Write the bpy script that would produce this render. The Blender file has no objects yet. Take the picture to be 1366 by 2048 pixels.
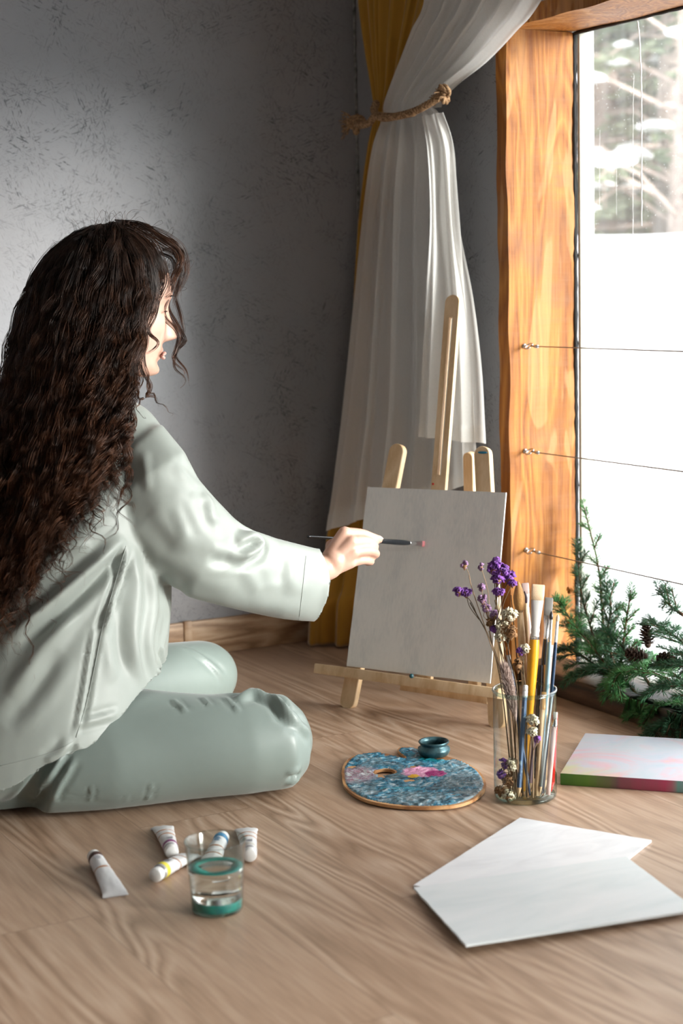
import bpy, bmesh, math, random
import numpy as np
from mathutils import Vector, Matrix, noise
from mathutils.bvhtree import BVHTree

PI = math.pi
random.seed(7); rng = np.random.default_rng(7)
S = bpy.context.scene
COL = S.collection

# ------------------------------------------------------------------ camera
FPX, CX, CY, HC = 3337.0, 683.0, 1024.0, 0.84
_ya, _pi, _ro = map(math.radians, (28.3, 7.7, 1.37))
_f = np.array([math.sin(_ya)*math.cos(_pi), math.cos(_ya)*math.cos(_pi), -math.sin(_pi)])
_r = np.array([math.cos(_ya), -math.sin(_ya), 0.0]); _d = np.cross(_f, _r)
CR = _r*math.cos(_ro) + _d*math.sin(_ro)
CD = -_r*math.sin(_ro) + _d*math.cos(_ro)
CAM = np.array([0, 0, HC])
def ray(x, y): return CR*(x-CX)/FPX + CD*(y-CY)/FPX + _f
def at(x, y, dep): return CAM + ray(x, y)*dep
def fl(x, y, z=0.0): v = ray(x, y); return CAM + v*(z-HC)/v[2]
def onx(x, y, X): v = ray(x, y); return CAM + v*X/v[0]
def ony(x, y, Y): v = ray(x, y); return CAM + v*Y/v[1]
cd = bpy.data.cameras.new('camera'); cam = bpy.data.objects.new('camera', cd); COL.objects.link(cam)
m = Matrix.Identity(4)
for i in range(3):
    m[i][0] = CR[i]; m[i][1] = -CD[i]; m[i][2] = -_f[i]; m[i][3] = CAM[i]
cam.matrix_world = m
cd.sensor_fit = 'VERTICAL'; cd.sensor_height = 36; cd.sensor_width = 24
cd.lens = FPX/2048*36; cd.clip_start = .05; cd.clip_end = 200
cd.dof.use_dof = True; cd.dof.focus_distance = 2.93; cd.dof.aperture_fstop = 3.9
S.camera = cam

# ------------------------------------------------------------------ light
S.view_settings.view_transform = 'Standard'; S.view_settings.look = 'None'
S.view_settings.gamma = 1; S.view_settings.use_curve_mapping = False
S.view_settings.exposure = EXPOSURE = 0.0
W = bpy.data.worlds.new('overcast'); S.world = W; W.use_nodes = True
bgn = W.node_tree.nodes['Background']
bgn.inputs[0].default_value = (0.98, 0.975, 1.0, 1); bgn.inputs[1].default_value = 4.4
sd = bpy.data.lights.new('hazy_sun', 'SUN'); sd.energy = 9.6; sd.angle = math.radians(24); sd.color = (1, .97, .94)
so = bpy.data.objects.new('hazy_sun', sd); COL.objects.link(so)
so.rotation_euler = Vector((-.60, .76, -.20)).to_track_quat('-Z', 'Y').to_euler()
so.location = (6, -2, 4)

# ------------------------------------------------------------------ materials
def mat(name):
    m = bpy.data.materials.new(name); m.use_nodes = True
    nt = m.node_tree; return m, nt, nt.nodes['Principled BSDF']
def lk(nt, a, b): nt.links.new(a, b)
def nd(nt, t, **kw):
    n = nt.nodes.new(t)
    for k, v in kw.items():
        if k in ('op',): n.operation = v
        elif hasattr(n, k) and not k.startswith('i_'): setattr(n, k, v)
    return n
def setin(n, **kw):
    for k, v in kw.items(): n.inputs[k.replace('_', ' ')].default_value = v
def mth(nt, op, a, b=None, clamp=False):
    n = nt.nodes.new('ShaderNodeMath'); n.operation = op; n.use_clamp = clamp
    for i, v in enumerate((a, b)):
        if v is None: continue
        if isinstance(v, (int, float)): n.inputs[i].default_value = v
        else: lk(nt, v, n.inputs[i])
    return n.outputs[0]
def coords(nt, scale=(1, 1, 1), rot=(0, 0, 0), loc=(0, 0, 0), src='Object'):
    tc = nt.nodes.new('ShaderNodeTexCoord'); mp = nt.nodes.new('ShaderNodeMapping')
    mp.inputs['Scale'].default_value = scale; mp.inputs['Rotation'].default_value = rot; mp.inputs['Location'].default_value = loc
    lk(nt, tc.outputs[src], mp.inputs[0]); return mp.outputs[0]
def noi(nt, vec, scale=5, detail=3, rough=.5, dist=0):
    n = nt.nodes.new('ShaderNodeTexNoise'); n.inputs['Scale'].default_value = scale
    n.inputs['Detail'].default_value = detail; n.inputs['Roughness'].default_value = rough; n.inputs['Distortion'].default_value = dist
    if vec is not None: lk(nt, vec, n.inputs['Vector'])
    return n.outputs[0]
def ramp(nt, fac, stops, interp='LINEAR'):
    n = nt.nodes.new('ShaderNodeValToRGB'); r = n.color_ramp; r.interpolation = interp
    while len(r.elements) > 1: r.elements.remove(r.elements[-1])
    for i, (p, c) in enumerate(stops):
        e = r.elements[0] if i == 0 else r.elements.new(p)
        e.position = p
        if isinstance(c, (int, float)): c = (c, c, c)
        e.color = (*c[:3], 1)
    lk(nt, fac, n.inputs[0]); return n.outputs[0]
def mix(nt, fac, a, b, blend='MIX'):
    n = nt.nodes.new('ShaderNodeMix'); n.data_type = 'RGBA'; n.blend_type = blend
    for s, v in ((0, fac), (6, a), (7, b)):
        if isinstance(v, (int, float)): n.inputs[s].default_value = v
        elif isinstance(v, tuple): n.inputs[s].default_value = (*v[:3], 1)
        else: lk(nt, v, n.inputs[s])
    return n.outputs[2]
def bump(nt, p, h, strength=.3, dist=.002):
    b = nt.nodes.new('ShaderNodeBump'); b.inputs['Strength'].default_value = strength; b.inputs['Distance'].default_value = dist
    lk(nt, h, b.inputs['Height']); lk(nt, b.outputs[0], p.inputs['Normal'])
def plain(name, col, rough=.5, metal=0, var=.08, scale=30, spec=.5, bmp=0, **kw):
    m, nt, p = mat(name)
    v = coords(nt); n = noi(nt, v, scale, 4)
    lo = tuple(c*(1-var) for c in col); hi = tuple(min(1, c*(1+var)) for c in col)
    lk(nt, ramp(nt, n, [(.3, lo), (.7, hi)]), p.inputs['Base Color'])
    p.inputs['Roughness'].default_value = rough; p.inputs['Metallic'].default_value = metal
    p.inputs['Specular IOR Level'].default_value = spec
    for k, x in kw.items(): p.inputs[k.replace('_', ' ')].default_value = x
    if bmp: bump(nt, p, n, bmp, .001)
    return m

def m_osb():
    m, nt, p = mat('grey_painted_strand_board')
    tc = nt.nodes.new('ShaderNodeNewGeometry'); P = tc.outputs['Position']
    mp0 = nt.nodes.new('ShaderNodeMapping'); lk(nt, P, mp0.inputs[0]); base = mp0.outputs[0]
    tot = None
    big = noi(nt, base, 5.0, 2, .6)
    mask = ramp(nt, big, [(.42, 0), (.62, 1)])
    for k, (ax, sc, th) in enumerate([(.35, 150, .60), (1.15, 140, .60), (1.9, 165, .595), (2.7, 145, .60)]):
        # strands lie in the wall's own plane (x+y is the run, z the height)
        sp = nt.nodes.new('ShaderNodeSeparateXYZ'); lk(nt, base, sp.inputs[0])
        run = mth(nt, 'ADD', sp.outputs[0], sp.outputs[1])
        c, s = math.cos(ax), math.sin(ax)
        u = mth(nt, 'ADD', mth(nt, 'MULTIPLY', run, c), mth(nt, 'MULTIPLY', sp.outputs[2], s))
        v = mth(nt, 'ADD', mth(nt, 'MULTIPLY', run, -s), mth(nt, 'MULTIPLY', sp.outputs[2], c))
        cb = nt.nodes.new('ShaderNodeCombineXYZ')
        lk(nt, mth(nt, 'MULTIPLY', u, .32), cb.inputs[0]); lk(nt, mth(nt, 'MULTIPLY', v, 2.3), cb.inputs[1]); cb.inputs[2].default_value = k*7.3
        n = noi(nt, cb.outputs[0], sc, 2.0, .65, .6)
        loc = noi(nt, cb.outputs[0], 9, 1, .5)
        thr = ramp(nt, n, [(th, 0), (th+.05, 1)])
        thr = mth(nt, 'MULTIPLY', thr, ramp(nt, loc, [(.45, 0), (.6, 1)]))
        tot = thr if tot is None else mth(nt, 'MAXIMUM', tot, thr)
    fl_ = mth(nt, 'MULTIPLY', tot, mth(nt, 'ADD', mth(nt, 'MULTIPLY', mask, .75), .25))
    fine = noi(nt, base, 130, 3, .7)
    col = mix(nt, ramp(nt, noi(nt, base, 2.2, 3), [(.35, 0), (.65, 1)]), (.275, .283, .305), (.325, .32, .335))
    col = mix(nt, mth(nt, 'MULTIPLY', fl_, .85), col, (.04, .045, .052))
    lk(nt, col, p.inputs['Base Color'])
    p.inputs['Roughness'].default_value = .5; p.inputs['Specular IOR Level'].default_value = .35
    h = mth(nt, 'SUBTRACT', mth(nt, 'MULTIPLY', fine, .3), fl_)
    sw = noi(nt, base, 26, 4, .6, 1.5)
    h = mth(nt, 'ADD', h, mth(nt, 'MULTIPLY', sw, .8))
    bump(nt, p, h, .35, .0016)
    return m

def wood(name, dark, mid, light, vec_scale, rings=9, rough=.45, bs=.15, pores=1.0, src='Object', rot=(0, 0, 0), dist=.35, warp=1.0, spec=.5, coat=0):
    """flat-sawn wood: contour lines of a stretched noise field make the cathedral grain"""
    m, nt, p = mat(name)
    v = coords(nt, vec_scale, rot, src=src)
    n = noi(nt, v, warp, 2.0, .45, dist)
    r = mth(nt, 'FRACT', mth(nt, 'MULTIPLY', n, rings))
    tri = mth(nt, 'ABSOLUTE', mth(nt, 'SUBTRACT', r, .5))
    f2 = coords(nt, tuple(s*k for s, k in zip(vec_scale, (9, 9, 9) if True else 0)), rot, src=src)
    fine = noi(nt, f2, warp*1.7, 4, .7)
    g = mth(nt, 'ADD', mth(nt, 'MULTIPLY', tri, 1.15), mth(nt, 'MULTIPLY', mth(nt, 'SUBTRACT', fine, .5), .9*pores))
    c = ramp(nt, g, [(.05, dark), (.3, mid), (.62, light)])
    lk(nt, c, p.inputs['Base Color']); p.inputs['Roughness'].default_value = rough
    p.inputs['Specular IOR Level'].default_value = spec; p.inputs['Coat Weight'].default_value = coat
    bump(nt, p, g, bs, .001); return m

def m_floor():
    m, nt, p = mat('oak_laminate')
    tc = nt.nodes.new('ShaderNodeNewGeometry'); sp = nt.nodes.new('ShaderNodeSeparateXYZ'); lk(nt, tc.outputs['Position'], sp.inputs[0])
    X, Y = sp.outputs[0], sp.outputs[1]
    PW, PL = .195, 1.28
    ix = mth(nt, 'FLOOR', mth(nt, 'DIVIDE', mth(nt, 'ADD', X, .06), PW))
    off = mth(nt, 'MULTIPLY', mth(nt, 'FRACT', mth(nt, 'MULTIPLY', ix, .377)), PL)
    yy = mth(nt, 'DIVIDE', mth(nt, 'ADD', mth(nt, 'ADD', Y, off), .31), PL); iy = mth(nt, 'FLOOR', yy)
    idn = mth(nt, 'ADD', mth(nt, 'MULTIPLY', ix, 3.71), mth(nt, 'MULTIPLY', iy, 9.13))
    cb = nt.nodes.new('ShaderNodeCombineXYZ')
    lk(nt, mth(nt, 'MULTIPLY', X, 7.0), cb.inputs[0]); lk(nt, mth(nt, 'MULTIPLY', Y, .95), cb.inputs[1]); lk(nt, idn, cb.inputs[2])
    n = noi(nt, cb.outputs[0], 1.0, 2.2, .5, .45)
    tri = mth(nt, 'ABSOLUTE', mth(nt, 'SUBTRACT', mth(nt, 'FRACT', mth(nt, 'MULTIPLY', n, 13)), .5))
    cb2 = nt.nodes.new('ShaderNodeCombineXYZ')
    lk(nt, mth(nt, 'MULTIPLY', X, 170), cb2.inputs[0]); lk(nt, mth(nt, 'MULTIPLY', Y, 9), cb2.inputs[1]); lk(nt, idn, cb2.inputs[2])
    fine = noi(nt, cb2.outputs[0], 1.0, 4, .65)
    fade = ramp(nt, noi(nt, cb.outputs[0], .9, 2), [(.38, .15), (.6, 1)])
    g = mth(nt, 'ADD', mth(nt, 'MULTIPLY', mth(nt, 'MULTIPLY', mth(nt, 'SUBTRACT', tri, .25), .95), fade), mth(nt, 'MULTIPLY', mth(nt, 'SUBTRACT', fine, .5), .75))
    c = ramp(nt, mth(nt, 'ADD', g, .5), [(.2, (.27, .165, .103)), (.5, (.46, .305, .208)), (.78, (.62, .46, .345))])
    tone = noi(nt, cb.outputs[0], .35, 1)
    c = mix(nt, .22, c, ramp(nt, tone, [(.35, (.20, .12, .07)), (.65, (.42, .30, .21))]))
    fx = mth(nt, 'FRACT', mth(nt, 'DIVIDE', mth(nt, 'ADD', X, .06), PW)); fy = mth(nt, 'FRACT', yy)
    sx = mth(nt, 'LESS_THAN', fx, .0065); sy = mth(nt, 'LESS_THAN', fy, .0012)
    seam = mth(nt, 'MAXIMUM', sx, sy)
    c = mix(nt, mth(nt, 'MULTIPLY', seam, .5), c, (.12, .07, .04))
    lk(nt, c, p.inputs['Base Color'])
    lk(nt, ramp(nt, fine, [(.3, .36), (.7, .46)]), p.inputs['Roughness'])
    p.inputs['Specular IOR Level'].default_value = .55
    bump(nt, p, mth(nt, 'SUBTRACT', g, seam), .18, .0006)
    return m

def m_post(name='orange_varnished_pine'):
    m, nt, p = mat(name)
    tc = nt.nodes.new('ShaderNodeNewGeometry'); P = tc.outputs['Position']
    def mp(s):
        q = nt.nodes.new('ShaderNodeMapping'); q.inputs['Scale'].default_value = s; lk(nt, P, q.inputs[0]); return q.outputs[0]
    n = noi(nt, mp((9, 9, 1.1)), 1.0, 2.5, .5, .6)
    tri = mth(nt, 'ABSOLUTE', mth(nt, 'SUBTRACT', mth(nt, 'FRACT', mth(nt, 'MULTIPLY', n, 13)), .5))
    fib = noi(nt, mp((150, 150, 5)), 1.0, 4, .7)
    saw = noi(nt, mp((6, 6, 75)), 1.0, 3, .6)
    blot = noi(nt, mp((7, 7, 6)), 1.0, 3, .6, .5)
    g = mth(nt, 'ADD', mth(nt, 'MULTIPLY', tri, .55), mth(nt, 'MULTIPLY', fib, .65))
    c = ramp(nt, g, [(.22, (.18, .050, .006)), (.48, (.36, .13, .02)), (.75, (.53, .23, .045))])
    c = mix(nt, ramp(nt, saw, [(.5, 0), (.75, .35)]), c, (.30, .13, .05))
    c = mix(nt, ramp(nt, blot, [(.55, 0), (.75, .65)]), c, (.22, .10, .05))
    c = mix(nt, ramp(nt, noi(nt, mp((10, 10, 2.3)), 1.3, 2, .5, 1.2), [(.58, 0), (.62, .42)]), c, (.58, .30, .12))
    lk(nt, c, p.inputs['Base Color']); p.inputs['Roughness'].default_value = .55
    p.inputs['Specular IOR Level'].default_value = .25
    bump(nt, p, mth(nt, 'ADD', g, mth(nt, 'MULTIPLY', saw, .5)), .5, .0022)
    return m

def m_tulle():
    m, nt, p = mat('white_tulle'); nt.nodes.remove(p)
    out = [n for n in nt.nodes if n.type == 'OUTPUT_MATERIAL'][0]
    tr = nt.nodes.new('ShaderNodeBsdfTransparent'); df = nt.nodes.new('ShaderNodeBsdfDiffuse'); tl = nt.nodes.new('ShaderNodeBsdfTranslucent')
    v = coords(nt); c = ramp(nt, noi(nt, v, 300, 2), [(.3, (.92, .91, .88)), (.7, (.96, .95, .93))])
    lk(nt, c, df.inputs[0]); lk(nt, c, tl.inputs[0])
    m1 = nt.nodes.new('ShaderNodeMixShader'); m1.inputs[0].default_value = .45; lk(nt, df.outputs[0], m1.inputs[1]); lk(nt, tl.outputs[0], m1.inputs[2])
    m2 = nt.nodes.new('ShaderNodeMixShader'); m2.inputs[0].default_value = .80
    lk(nt, tr.outputs[0], m2.inputs[1]); lk(nt, m1.outputs[0], m2.inputs[2]); lk(nt, m2.outputs[0], out.inputs[0]); return m

def m_glass(name, tint=(1, 1, 1), refl=1.0, fog=0):
    """thin clear glass: straight-through transmission with a fresnel mirror coat"""
    m, nt, p = mat(name); nt.nodes.remove(p)
    out = [n for n in nt.nodes if n.type == 'OUTPUT_MATERIAL'][0]
    tr = nt.nodes.new('ShaderNodeBsdfTransparent'); gl = nt.nodes.new('ShaderNodeBsdfGlossy'); gl.inputs['Roughness'].default_value = .02
    lw = nt.nodes.new('ShaderNodeLayerWeight'); lw.inputs[0].default_value = .5
    f = mth(nt, 'POWER', lw.outputs['Facing'], 3.2)
    f = mth(nt, 'ADD', mth(nt, 'MULTIPLY', f, .8*refl), .04*refl, True)
    rimc = mix(nt, mth(nt, 'POWER', lw.outputs['Facing'], 2.5), tint, tuple(t*.55 for t in (tint[0]*.9, tint[1], tint[2]*.96)))
    lk(nt, rimc, tr.inputs[0])
    ms = nt.nodes.new('ShaderNodeMixShader'); lk(nt, f, ms.inputs[0]); lk(nt, tr.outputs[0], ms.inputs[1]); lk(nt, gl.outputs[0], ms.inputs[2])
    fin = ms.outputs[0]
    if fog:      # film of fog on the pane, its white haze added to pale the view
        tl = nt.nodes.new('ShaderNodeBsdfTranslucent'); tl.inputs[0].default_value = (.9, .92, .92, 1); mf = nt.nodes.new('ShaderNodeMixShader')
        v = coords(nt, (1, 1, .12)); lk(nt, ramp(nt, noi(nt, v, 22, 4, .6), [(.3, fog*.6), (.7, fog*1.5)]), mf.inputs[0]); lk(nt, fin, mf.inputs[1]); lk(nt, tl.outputs[0], mf.inputs[2]); fin = mf.outputs[0]
    lk(nt, fin, out.inputs[0]); return m

def m_canvas():
    m, nt, p = mat('grey_primed_board')
    v = coords(nt, (14, 14, 5)); n = noi(nt, v, 1, 4, .6); v2 = coords(nt, (260, 260, 18)); n2 = noi(nt, v2, 1, 3, .6)
    f = mth(nt, 'ADD', mth(nt, 'MULTIPLY', n, .7), mth(nt, 'MULTIPLY', n2, .3))
    lk(nt, ramp(nt, f, [(.32, (.66, .67, .67)), (.5, (.80, .79, .77)), (.7, (.86, .84, .82))]), p.inputs['Base Color'])
    p.inputs['Roughness'].default_value = .6; bump(nt, p, n2, .2, .0006); return m

def m_brushed(name, a, b, c, sc=(3, 9, 1)):
    m, nt, p = mat(name)
    v = coords(nt, sc); n = noi(nt, v, 2.2, 5, .6, .8)
    lk(nt, ramp(nt, n, [(.3, a), (.5, b), (.7, c)]), p.inputs['Base Color']); p.inputs['Roughness'].default_value = .45
    bump(nt, p, n, .15, .0006); return m

def m_abstract():
    m, nt, p = mat('pastel_abstract_painting')
    v = coords(nt, (1, 1, 1)); n1 = noi(nt, v, 7, 4, .6, 1.5); n2 = noi(nt, coords(nt, loc=(3, 1, 0)), 6, 4, .6, 1.5)
    sp = nt.nodes.new('ShaderNodeSeparateXYZ'); lk(nt, v, sp.inputs[0])
    c = ramp(nt, n1, [(.3, (.46, .58, .68)), (.45, (.58, .60, .70)), (.58, (.72, .48, .56)), (.7, (.72, .62, .44))])
    c = mix(nt, ramp(nt, n2, [(.4, 0), (.6, .5)]), c, (.55, .62, .66))
    yel = ramp(nt, mth(nt, 'ADD', mth(nt, 'MULTIPLY', sp.outputs[1], -3.2), mth(nt, 'MULTIPLY', n2, .9)), [(.25, 0), (.5, .85)])
    xm = ramp(nt, sp.outputs[0], [(-0.0, 1), (.12, 0)])
    c = mix(nt, mth(nt, 'MULTIPLY', yel, xm), c, (.64, .68, .20))
    # splashed rim colours
    vn = coords(nt, (1, 1, .1)); r = noi(nt, vn, 14, 3, .6)
    side = ramp(nt, mth(nt, 'ADD', mth(nt, 'MULTIPLY', sp.outputs[0], 2.0), mth(nt, 'ADD', mth(nt, 'MULTIPLY', r, .30), .10)),
                [(.2, (.03, .15, .02)), (.34, (.10, .25, .03)), (.46, (.16, .09, .10)), (.58, (.42, .05, .12)), (.64, (.12, .30, .27)), (.75, (.20, .16, .25)), (.9, (.16, .30, .32))])
    gm = nt.nodes.new('ShaderNodeNewGeometry'); sn = nt.nodes.new('ShaderNodeSeparateXYZ'); lk(nt, gm.outputs['Normal'], sn.inputs[0])
    lk(nt, mix(nt, mth(nt, 'GREATER_THAN', sn.outputs[2], .6), side, c), p.inputs['Base Color'])
    p.inputs['Roughness'].default_value = .4; bump(nt, p, noi(nt, v, 60, 4), .3, .001); return m

def m_palette():
    m, nt, p = mat('mixed_oil_paint')
    v = coords(nt, (1, 1, 1)); n = noi(nt, v, 34, 6, .68, 1.6); n2 = noi(nt, coords(nt, (1, 1, 1), loc=(5, 2, 0)), 34, 4, .6, 1.2); n3 = noi(nt, coords(nt, (2, 1, 1), (0, 0, .5), (8, 2, 0)), 30, 4, .6, 2)
    c = ramp(nt, n, [(.30, (.008, .015, .02)), (.4, (.012, .07, .12)), (.5, (.03, .20, .32)), (.56, (.14, .30, .38)), (.66, (.62, .70, .74))])
    c = mix(nt, ramp(nt, n2, [(.55, 0), (.62, .85)]), c, (.03, .06, .09))
    bgp = noi(nt, coords(nt, loc=(2, 7, 0)), 14, 2, .5, 1.0)
    c = mix(nt, ramp(nt, bgp, [(.5, 0), (.58, .7)]), c, ramp(nt, n2, [(.35, (.03, .05, .06)), (.5, (.10, .17, .20)), (.62, (.30, .38, .42))]))
    c = mix(nt, ramp(nt, bgp, [(.36, .75), (.43, 0)]), c, ramp(nt, n2, [(.4, (.01, .13, .25)), (.6, (.05, .33, .44))]))
    sp = nt.nodes.new('ShaderNodeSeparateXYZ'); lk(nt, v, sp.inputs[0])
    def spot(x, y, r, wob, soft=.2):
        dx = mth(nt, 'SUBTRACT', sp.outputs[0], x); dy = mth(nt, 'SUBTRACT', sp.outputs[1], y)
        d = mth(nt, 'SQRT', mth(nt, 'ADD', mth(nt, 'MULTIPLY', dx, dx), mth(nt, 'MULTIPLY', dy, dy)))
        d = mth(nt, 'ADD', d, mth(nt, 'MULTIPLY', mth(nt, 'SUBTRACT', n3, .5), wob))
        return ramp(nt, mth(nt, 'DIVIDE', d, r), [(1-soft, 1), (1, 0)])
    c = mix(nt, mth(nt, 'MULTIPLY', spot(-.10, .02, .055, .05, .5), .8), c, ramp(nt, n3, [(.35, (.50, .52, .56)), (.5, (.42, .16, .22)), (.56, (.72, .70, .70))]))
    c = mix(nt, spot(.004, -.028, .034, .03), c, ramp(nt, n2, [(.4, (.62, .22, .40)), (.6, (.72, .38, .52))]))
    c = mix(nt, spot(.02, -.05, .020, .02), c, (.30, .02, .14))
    c = mix(nt, spot(-.02, -.045, .011, .01), c, (.75, .42, .03))
    c = mix(nt, mth(nt, 'MULTIPLY', spot(.118, -.06, .018, .03), .8), c, (.35, .06, .12))
    c = mix(nt, mth(nt, 'MULTIPLY', spot(.07, .035, .03, .04), .8), c, (.02, .26, .30))
    lk(nt, c, p.inputs['Base Color']); p.inputs['Roughness'].default_value = .22
    bump(nt, p, noi(nt, v, 90, 5, .7), .9, .003); return m

def m_cloth(name, col, rough=.42, sheen=.3):
    m, nt, p = mat(name)
    v = coords(nt); n = noi(nt, v, 9, 3); w = noi(nt, coords(nt, (1, 1, 3)), 700, 2)
    lk(nt, ramp(nt, n, [(.3, tuple(c*.94 for c in col)), (.7, tuple(c*1.05 for c in col))]), p.inputs['Base Color'])
    p.inputs['Roughness'].default_value = rough; p.inputs['Sheen Weight'].default_value = sheen; p.inputs['Sheen Roughness'].default_value = .4
    p.inputs['Specular IOR Level'].default_value = .45; bump(nt, p, w, .12, .0004); return m

def m_skin():
    m, nt, p = mat('fair_skin')
    v = coords(nt); n = noi(nt, v, 26, 3)
    lk(nt, ramp(nt, n, [(.3, (.53, .30, .22)), (.7, (.62, .39, .30))]), p.inputs['Base Color'])
    p.inputs['Roughness'].default_value = .45; p.inputs['Subsurface Weight'].default_value = .12
    p.inputs['Subsurface Radius'].default_value = (.012, .005, .003); p.inputs['Subsurface Scale'].default_value = 1
    bump(nt, p, noi(nt, v, 260, 3), .12, .0006); return m

def m_hair():
    m, nt, p = mat('dark_brown_hair')
    at_ = nt.nodes.new('ShaderNodeAttribute'); at_.attribute_name = 'tip'
    v = coords(nt, (1, 1, .4)); n = noi(nt, v, 55, 2)
    root = ramp(nt, n, [(.35, (.007, .0045, .004)), (.68, (.034, .018, .012))])
    tip = ramp(nt, n, [(.35, (.035, .014, .007)), (.68, (.16, .062, .028))])
    lk(nt, mix(nt, at_.outputs['Fac'], root, tip), p.inputs['Base Color'])
    p.inputs['Roughness'].default_value = .42; p.inputs['Specular IOR Level'].default_value = .4
    return m

# ------------------------------------------------------------------ mesh helpers
def cat(parts):
    V = []; Fs = []; o = 0
    for v, f in parts:
        v = np.asarray(v, float); V.append(v)
        Fs.extend([tuple(i+o for i in q) for q in f]); o += len(v)
    return np.vstack(V), Fs
def mesh_of(name, V, Fc, mt, smooth=True):
    me = bpy.data.meshes.new(name)
    me.from_pydata([tuple(p) for p in np.asarray(V, float)], [], [tuple(q) for q in Fc]); me.update()
    if mt is not None:
        for x in (mt if isinstance(mt, (list, tuple)) else [mt]): me.materials.append(x)
    if smooth: me.polygons.foreach_set('use_smooth', [True]*len(me.polygons))
    return me
def autosmooth(o, ang=35):
    me = o.data; me.polygons.foreach_set('use_smooth', [True]*len(me.polygons))
    me.set_sharp_from_angle(angle=math.radians(ang)); return o
def tag(o, label, cat_, group=None, kind=None):
    o['label'] = label; o['category'] = cat_
    if group: o['group'] = group
    if kind: o['kind'] = kind
    return o
def thing(name, loc, label, cat_, group=None, rot=None):
    o = bpy.data.objects.new(name, None); COL.objects.link(o); o.location = tuple(loc); o.empty_display_size = .02
    if rot: o.rotation_euler = rot
    return tag(o, label, cat_, group)
def obj(name, VF, mt, parent=None, smooth=True, local=False, ang=None, origin=None):
    """one mesh object; V in world coordinates (or in the parent's when local=True)"""
    V, Fc = VF; V = np.asarray(V, float)
    if parent is None and origin is None:
        origin = np.array([(V[:, 0].min()+V[:, 0].max())/2, (V[:, 1].min()+V[:, 1].max())/2, V[:, 2].min()])
    if parent is not None and not local:
        Q = parent; T = np.zeros(3)
        while Q is not None: T = T + np.array(Q.location); Q = Q.parent
        V = V - T
    elif parent is None: V = V - np.asarray(origin)
    o = bpy.data.objects.new(name, mesh_of(name, V, Fc, mt, smooth)); COL.objects.link(o)
    if parent is not None: o.parent = parent
    else: o.location = tuple(origin)
    if ang: autosmooth(o, ang)
    return o
def struct(name, VF, mt, smooth=False, **kw):
    o = obj(name, VF, mt, None, smooth, **kw); o['kind'] = 'structure'; return o
def box(x0, x1, y0, y1, z0, z1):
    V = [(x, y, z) for z in (z0, z1) for y in (y0, y1) for x in (x0, x1)]
    return V, [(0, 2, 3, 1), (4, 5, 7, 6), (0, 1, 5, 4), (2, 6, 7, 3), (0, 4, 6, 2), (1, 3, 7, 5)]
def bm_out(bm):
    bm.verts.index_update(); V = np.array([v.co[:] for v in bm.verts]); Fc = [tuple(v.index for v in f.verts) for f in bm.faces]; bm.free(); return V, Fc
def bm_in(VF):
    bm = bmesh.new(); vs = [bm.verts.new(tuple(p)) for p in VF[0]]
    for q in VF[1]:
        try: bm.faces.new([vs[i] for i in q])
        except ValueError: pass
    return bm
def bev(VF, w=.002, seg=2):
    bm = bm_in(VF); bmesh.ops.recalc_face_normals(bm, faces=bm.faces)
    bmesh.ops.bevel(bm, geom=list(bm.edges), offset=w, segments=seg, affect='EDGES', profile=.5); return bm_out(bm)
def frame_of(a, b, up=(0, 0, 1)):
    z = np.asarray(b, float)-np.asarray(a, float); L = np.linalg.norm(z); z /= L
    x = np.cross(up, z)
    if np.linalg.norm(x) < 1e-4: x = np.cross((0, 1, 0), z)
    x /= np.linalg.norm(x); return x, np.cross(z, x), z, L
def tube(path, rad, n=8, cap=True, closed=False):
    P = np.asarray(path, float); k = len(P); rad = np.full(k, rad) if np.isscalar(rad) else np.asarray(rad, float)
    T = np.gradient(P, axis=0); T /= np.linalg.norm(T, axis=1)[:, None]+1e-12
    u = np.cross(T[0], (0, 0, 1.0))
    if np.linalg.norm(u) < .1: u = np.cross(T[0], (1.0, 0, 0))
    u /= np.linalg.norm(u); V = []; an = np.linspace(0, 2*PI, n, endpoint=False)
    for i in range(k):
        u = u - T[i]*(u@T[i]); u /= np.linalg.norm(u)+1e-12; w = np.cross(T[i], u)
        V.append(P[i]+rad[i]*(np.cos(an)[:, None]*u+np.sin(an)[:, None]*w))
    V = np.vstack(V); Fc = [(i*n+j, i*n+(j+1) % n, (i+1)*n+(j+1) % n, (i+1)*n+j) for i in range(k-1) for j in range(n)]
    if cap: Fc += [tuple(range(n-1, -1, -1)), tuple((k-1)*n+j for j in range(n))]
    return V, Fc
def lathe(prof, n=32, c=(0, 0, 0), capb=True, capt=False):
    an = np.linspace(0, 2*PI, n, endpoint=False)
    V = np.array([(c[0]+r*math.cos(a), c[1]+r*math.sin(a), c[2]+z) for r, z in prof for a in an])
    k = len(prof); Fc = [(i*n+j, i*n+(j+1) % n, (i+1)*n+(j+1) % n, (i+1)*n+j) for i in range(k-1) for j in range(n)]
    if capb: Fc.append(tuple(range(n-1, -1, -1)))
    if capt: Fc.append(tuple((k-1)*n+j for j in range(n)))
    return V, Fc
def loft(rings, n=40, cap=True, power=1.0):
    """rings: (centre, axisA, axisB)"""
    an = np.linspace(0, 2*PI, n, endpoint=False); V = []
    c = np.sign(np.cos(an))*np.abs(np.cos(an))**power; s = np.sign(np.sin(an))*np.abs(np.sin(an))**power
    for C0, A, B in rings: V.append(np.asarray(C0, float)+c[:, None]*np.asarray(A, float)+s[:, None]*np.asarray(B, float))
    k = len(rings); V = np.vstack(V); Fc = [(i*n+j, i*n+(j+1) % n, (i+1)*n+(j+1) % n, (i+1)*n+j) for i in range(k-1) for j in range(n)]
    if cap: Fc += [tuple(range(n-1, -1, -1)), tuple((k-1)*n+j for j in range(n))]
    return V, Fc
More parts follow.
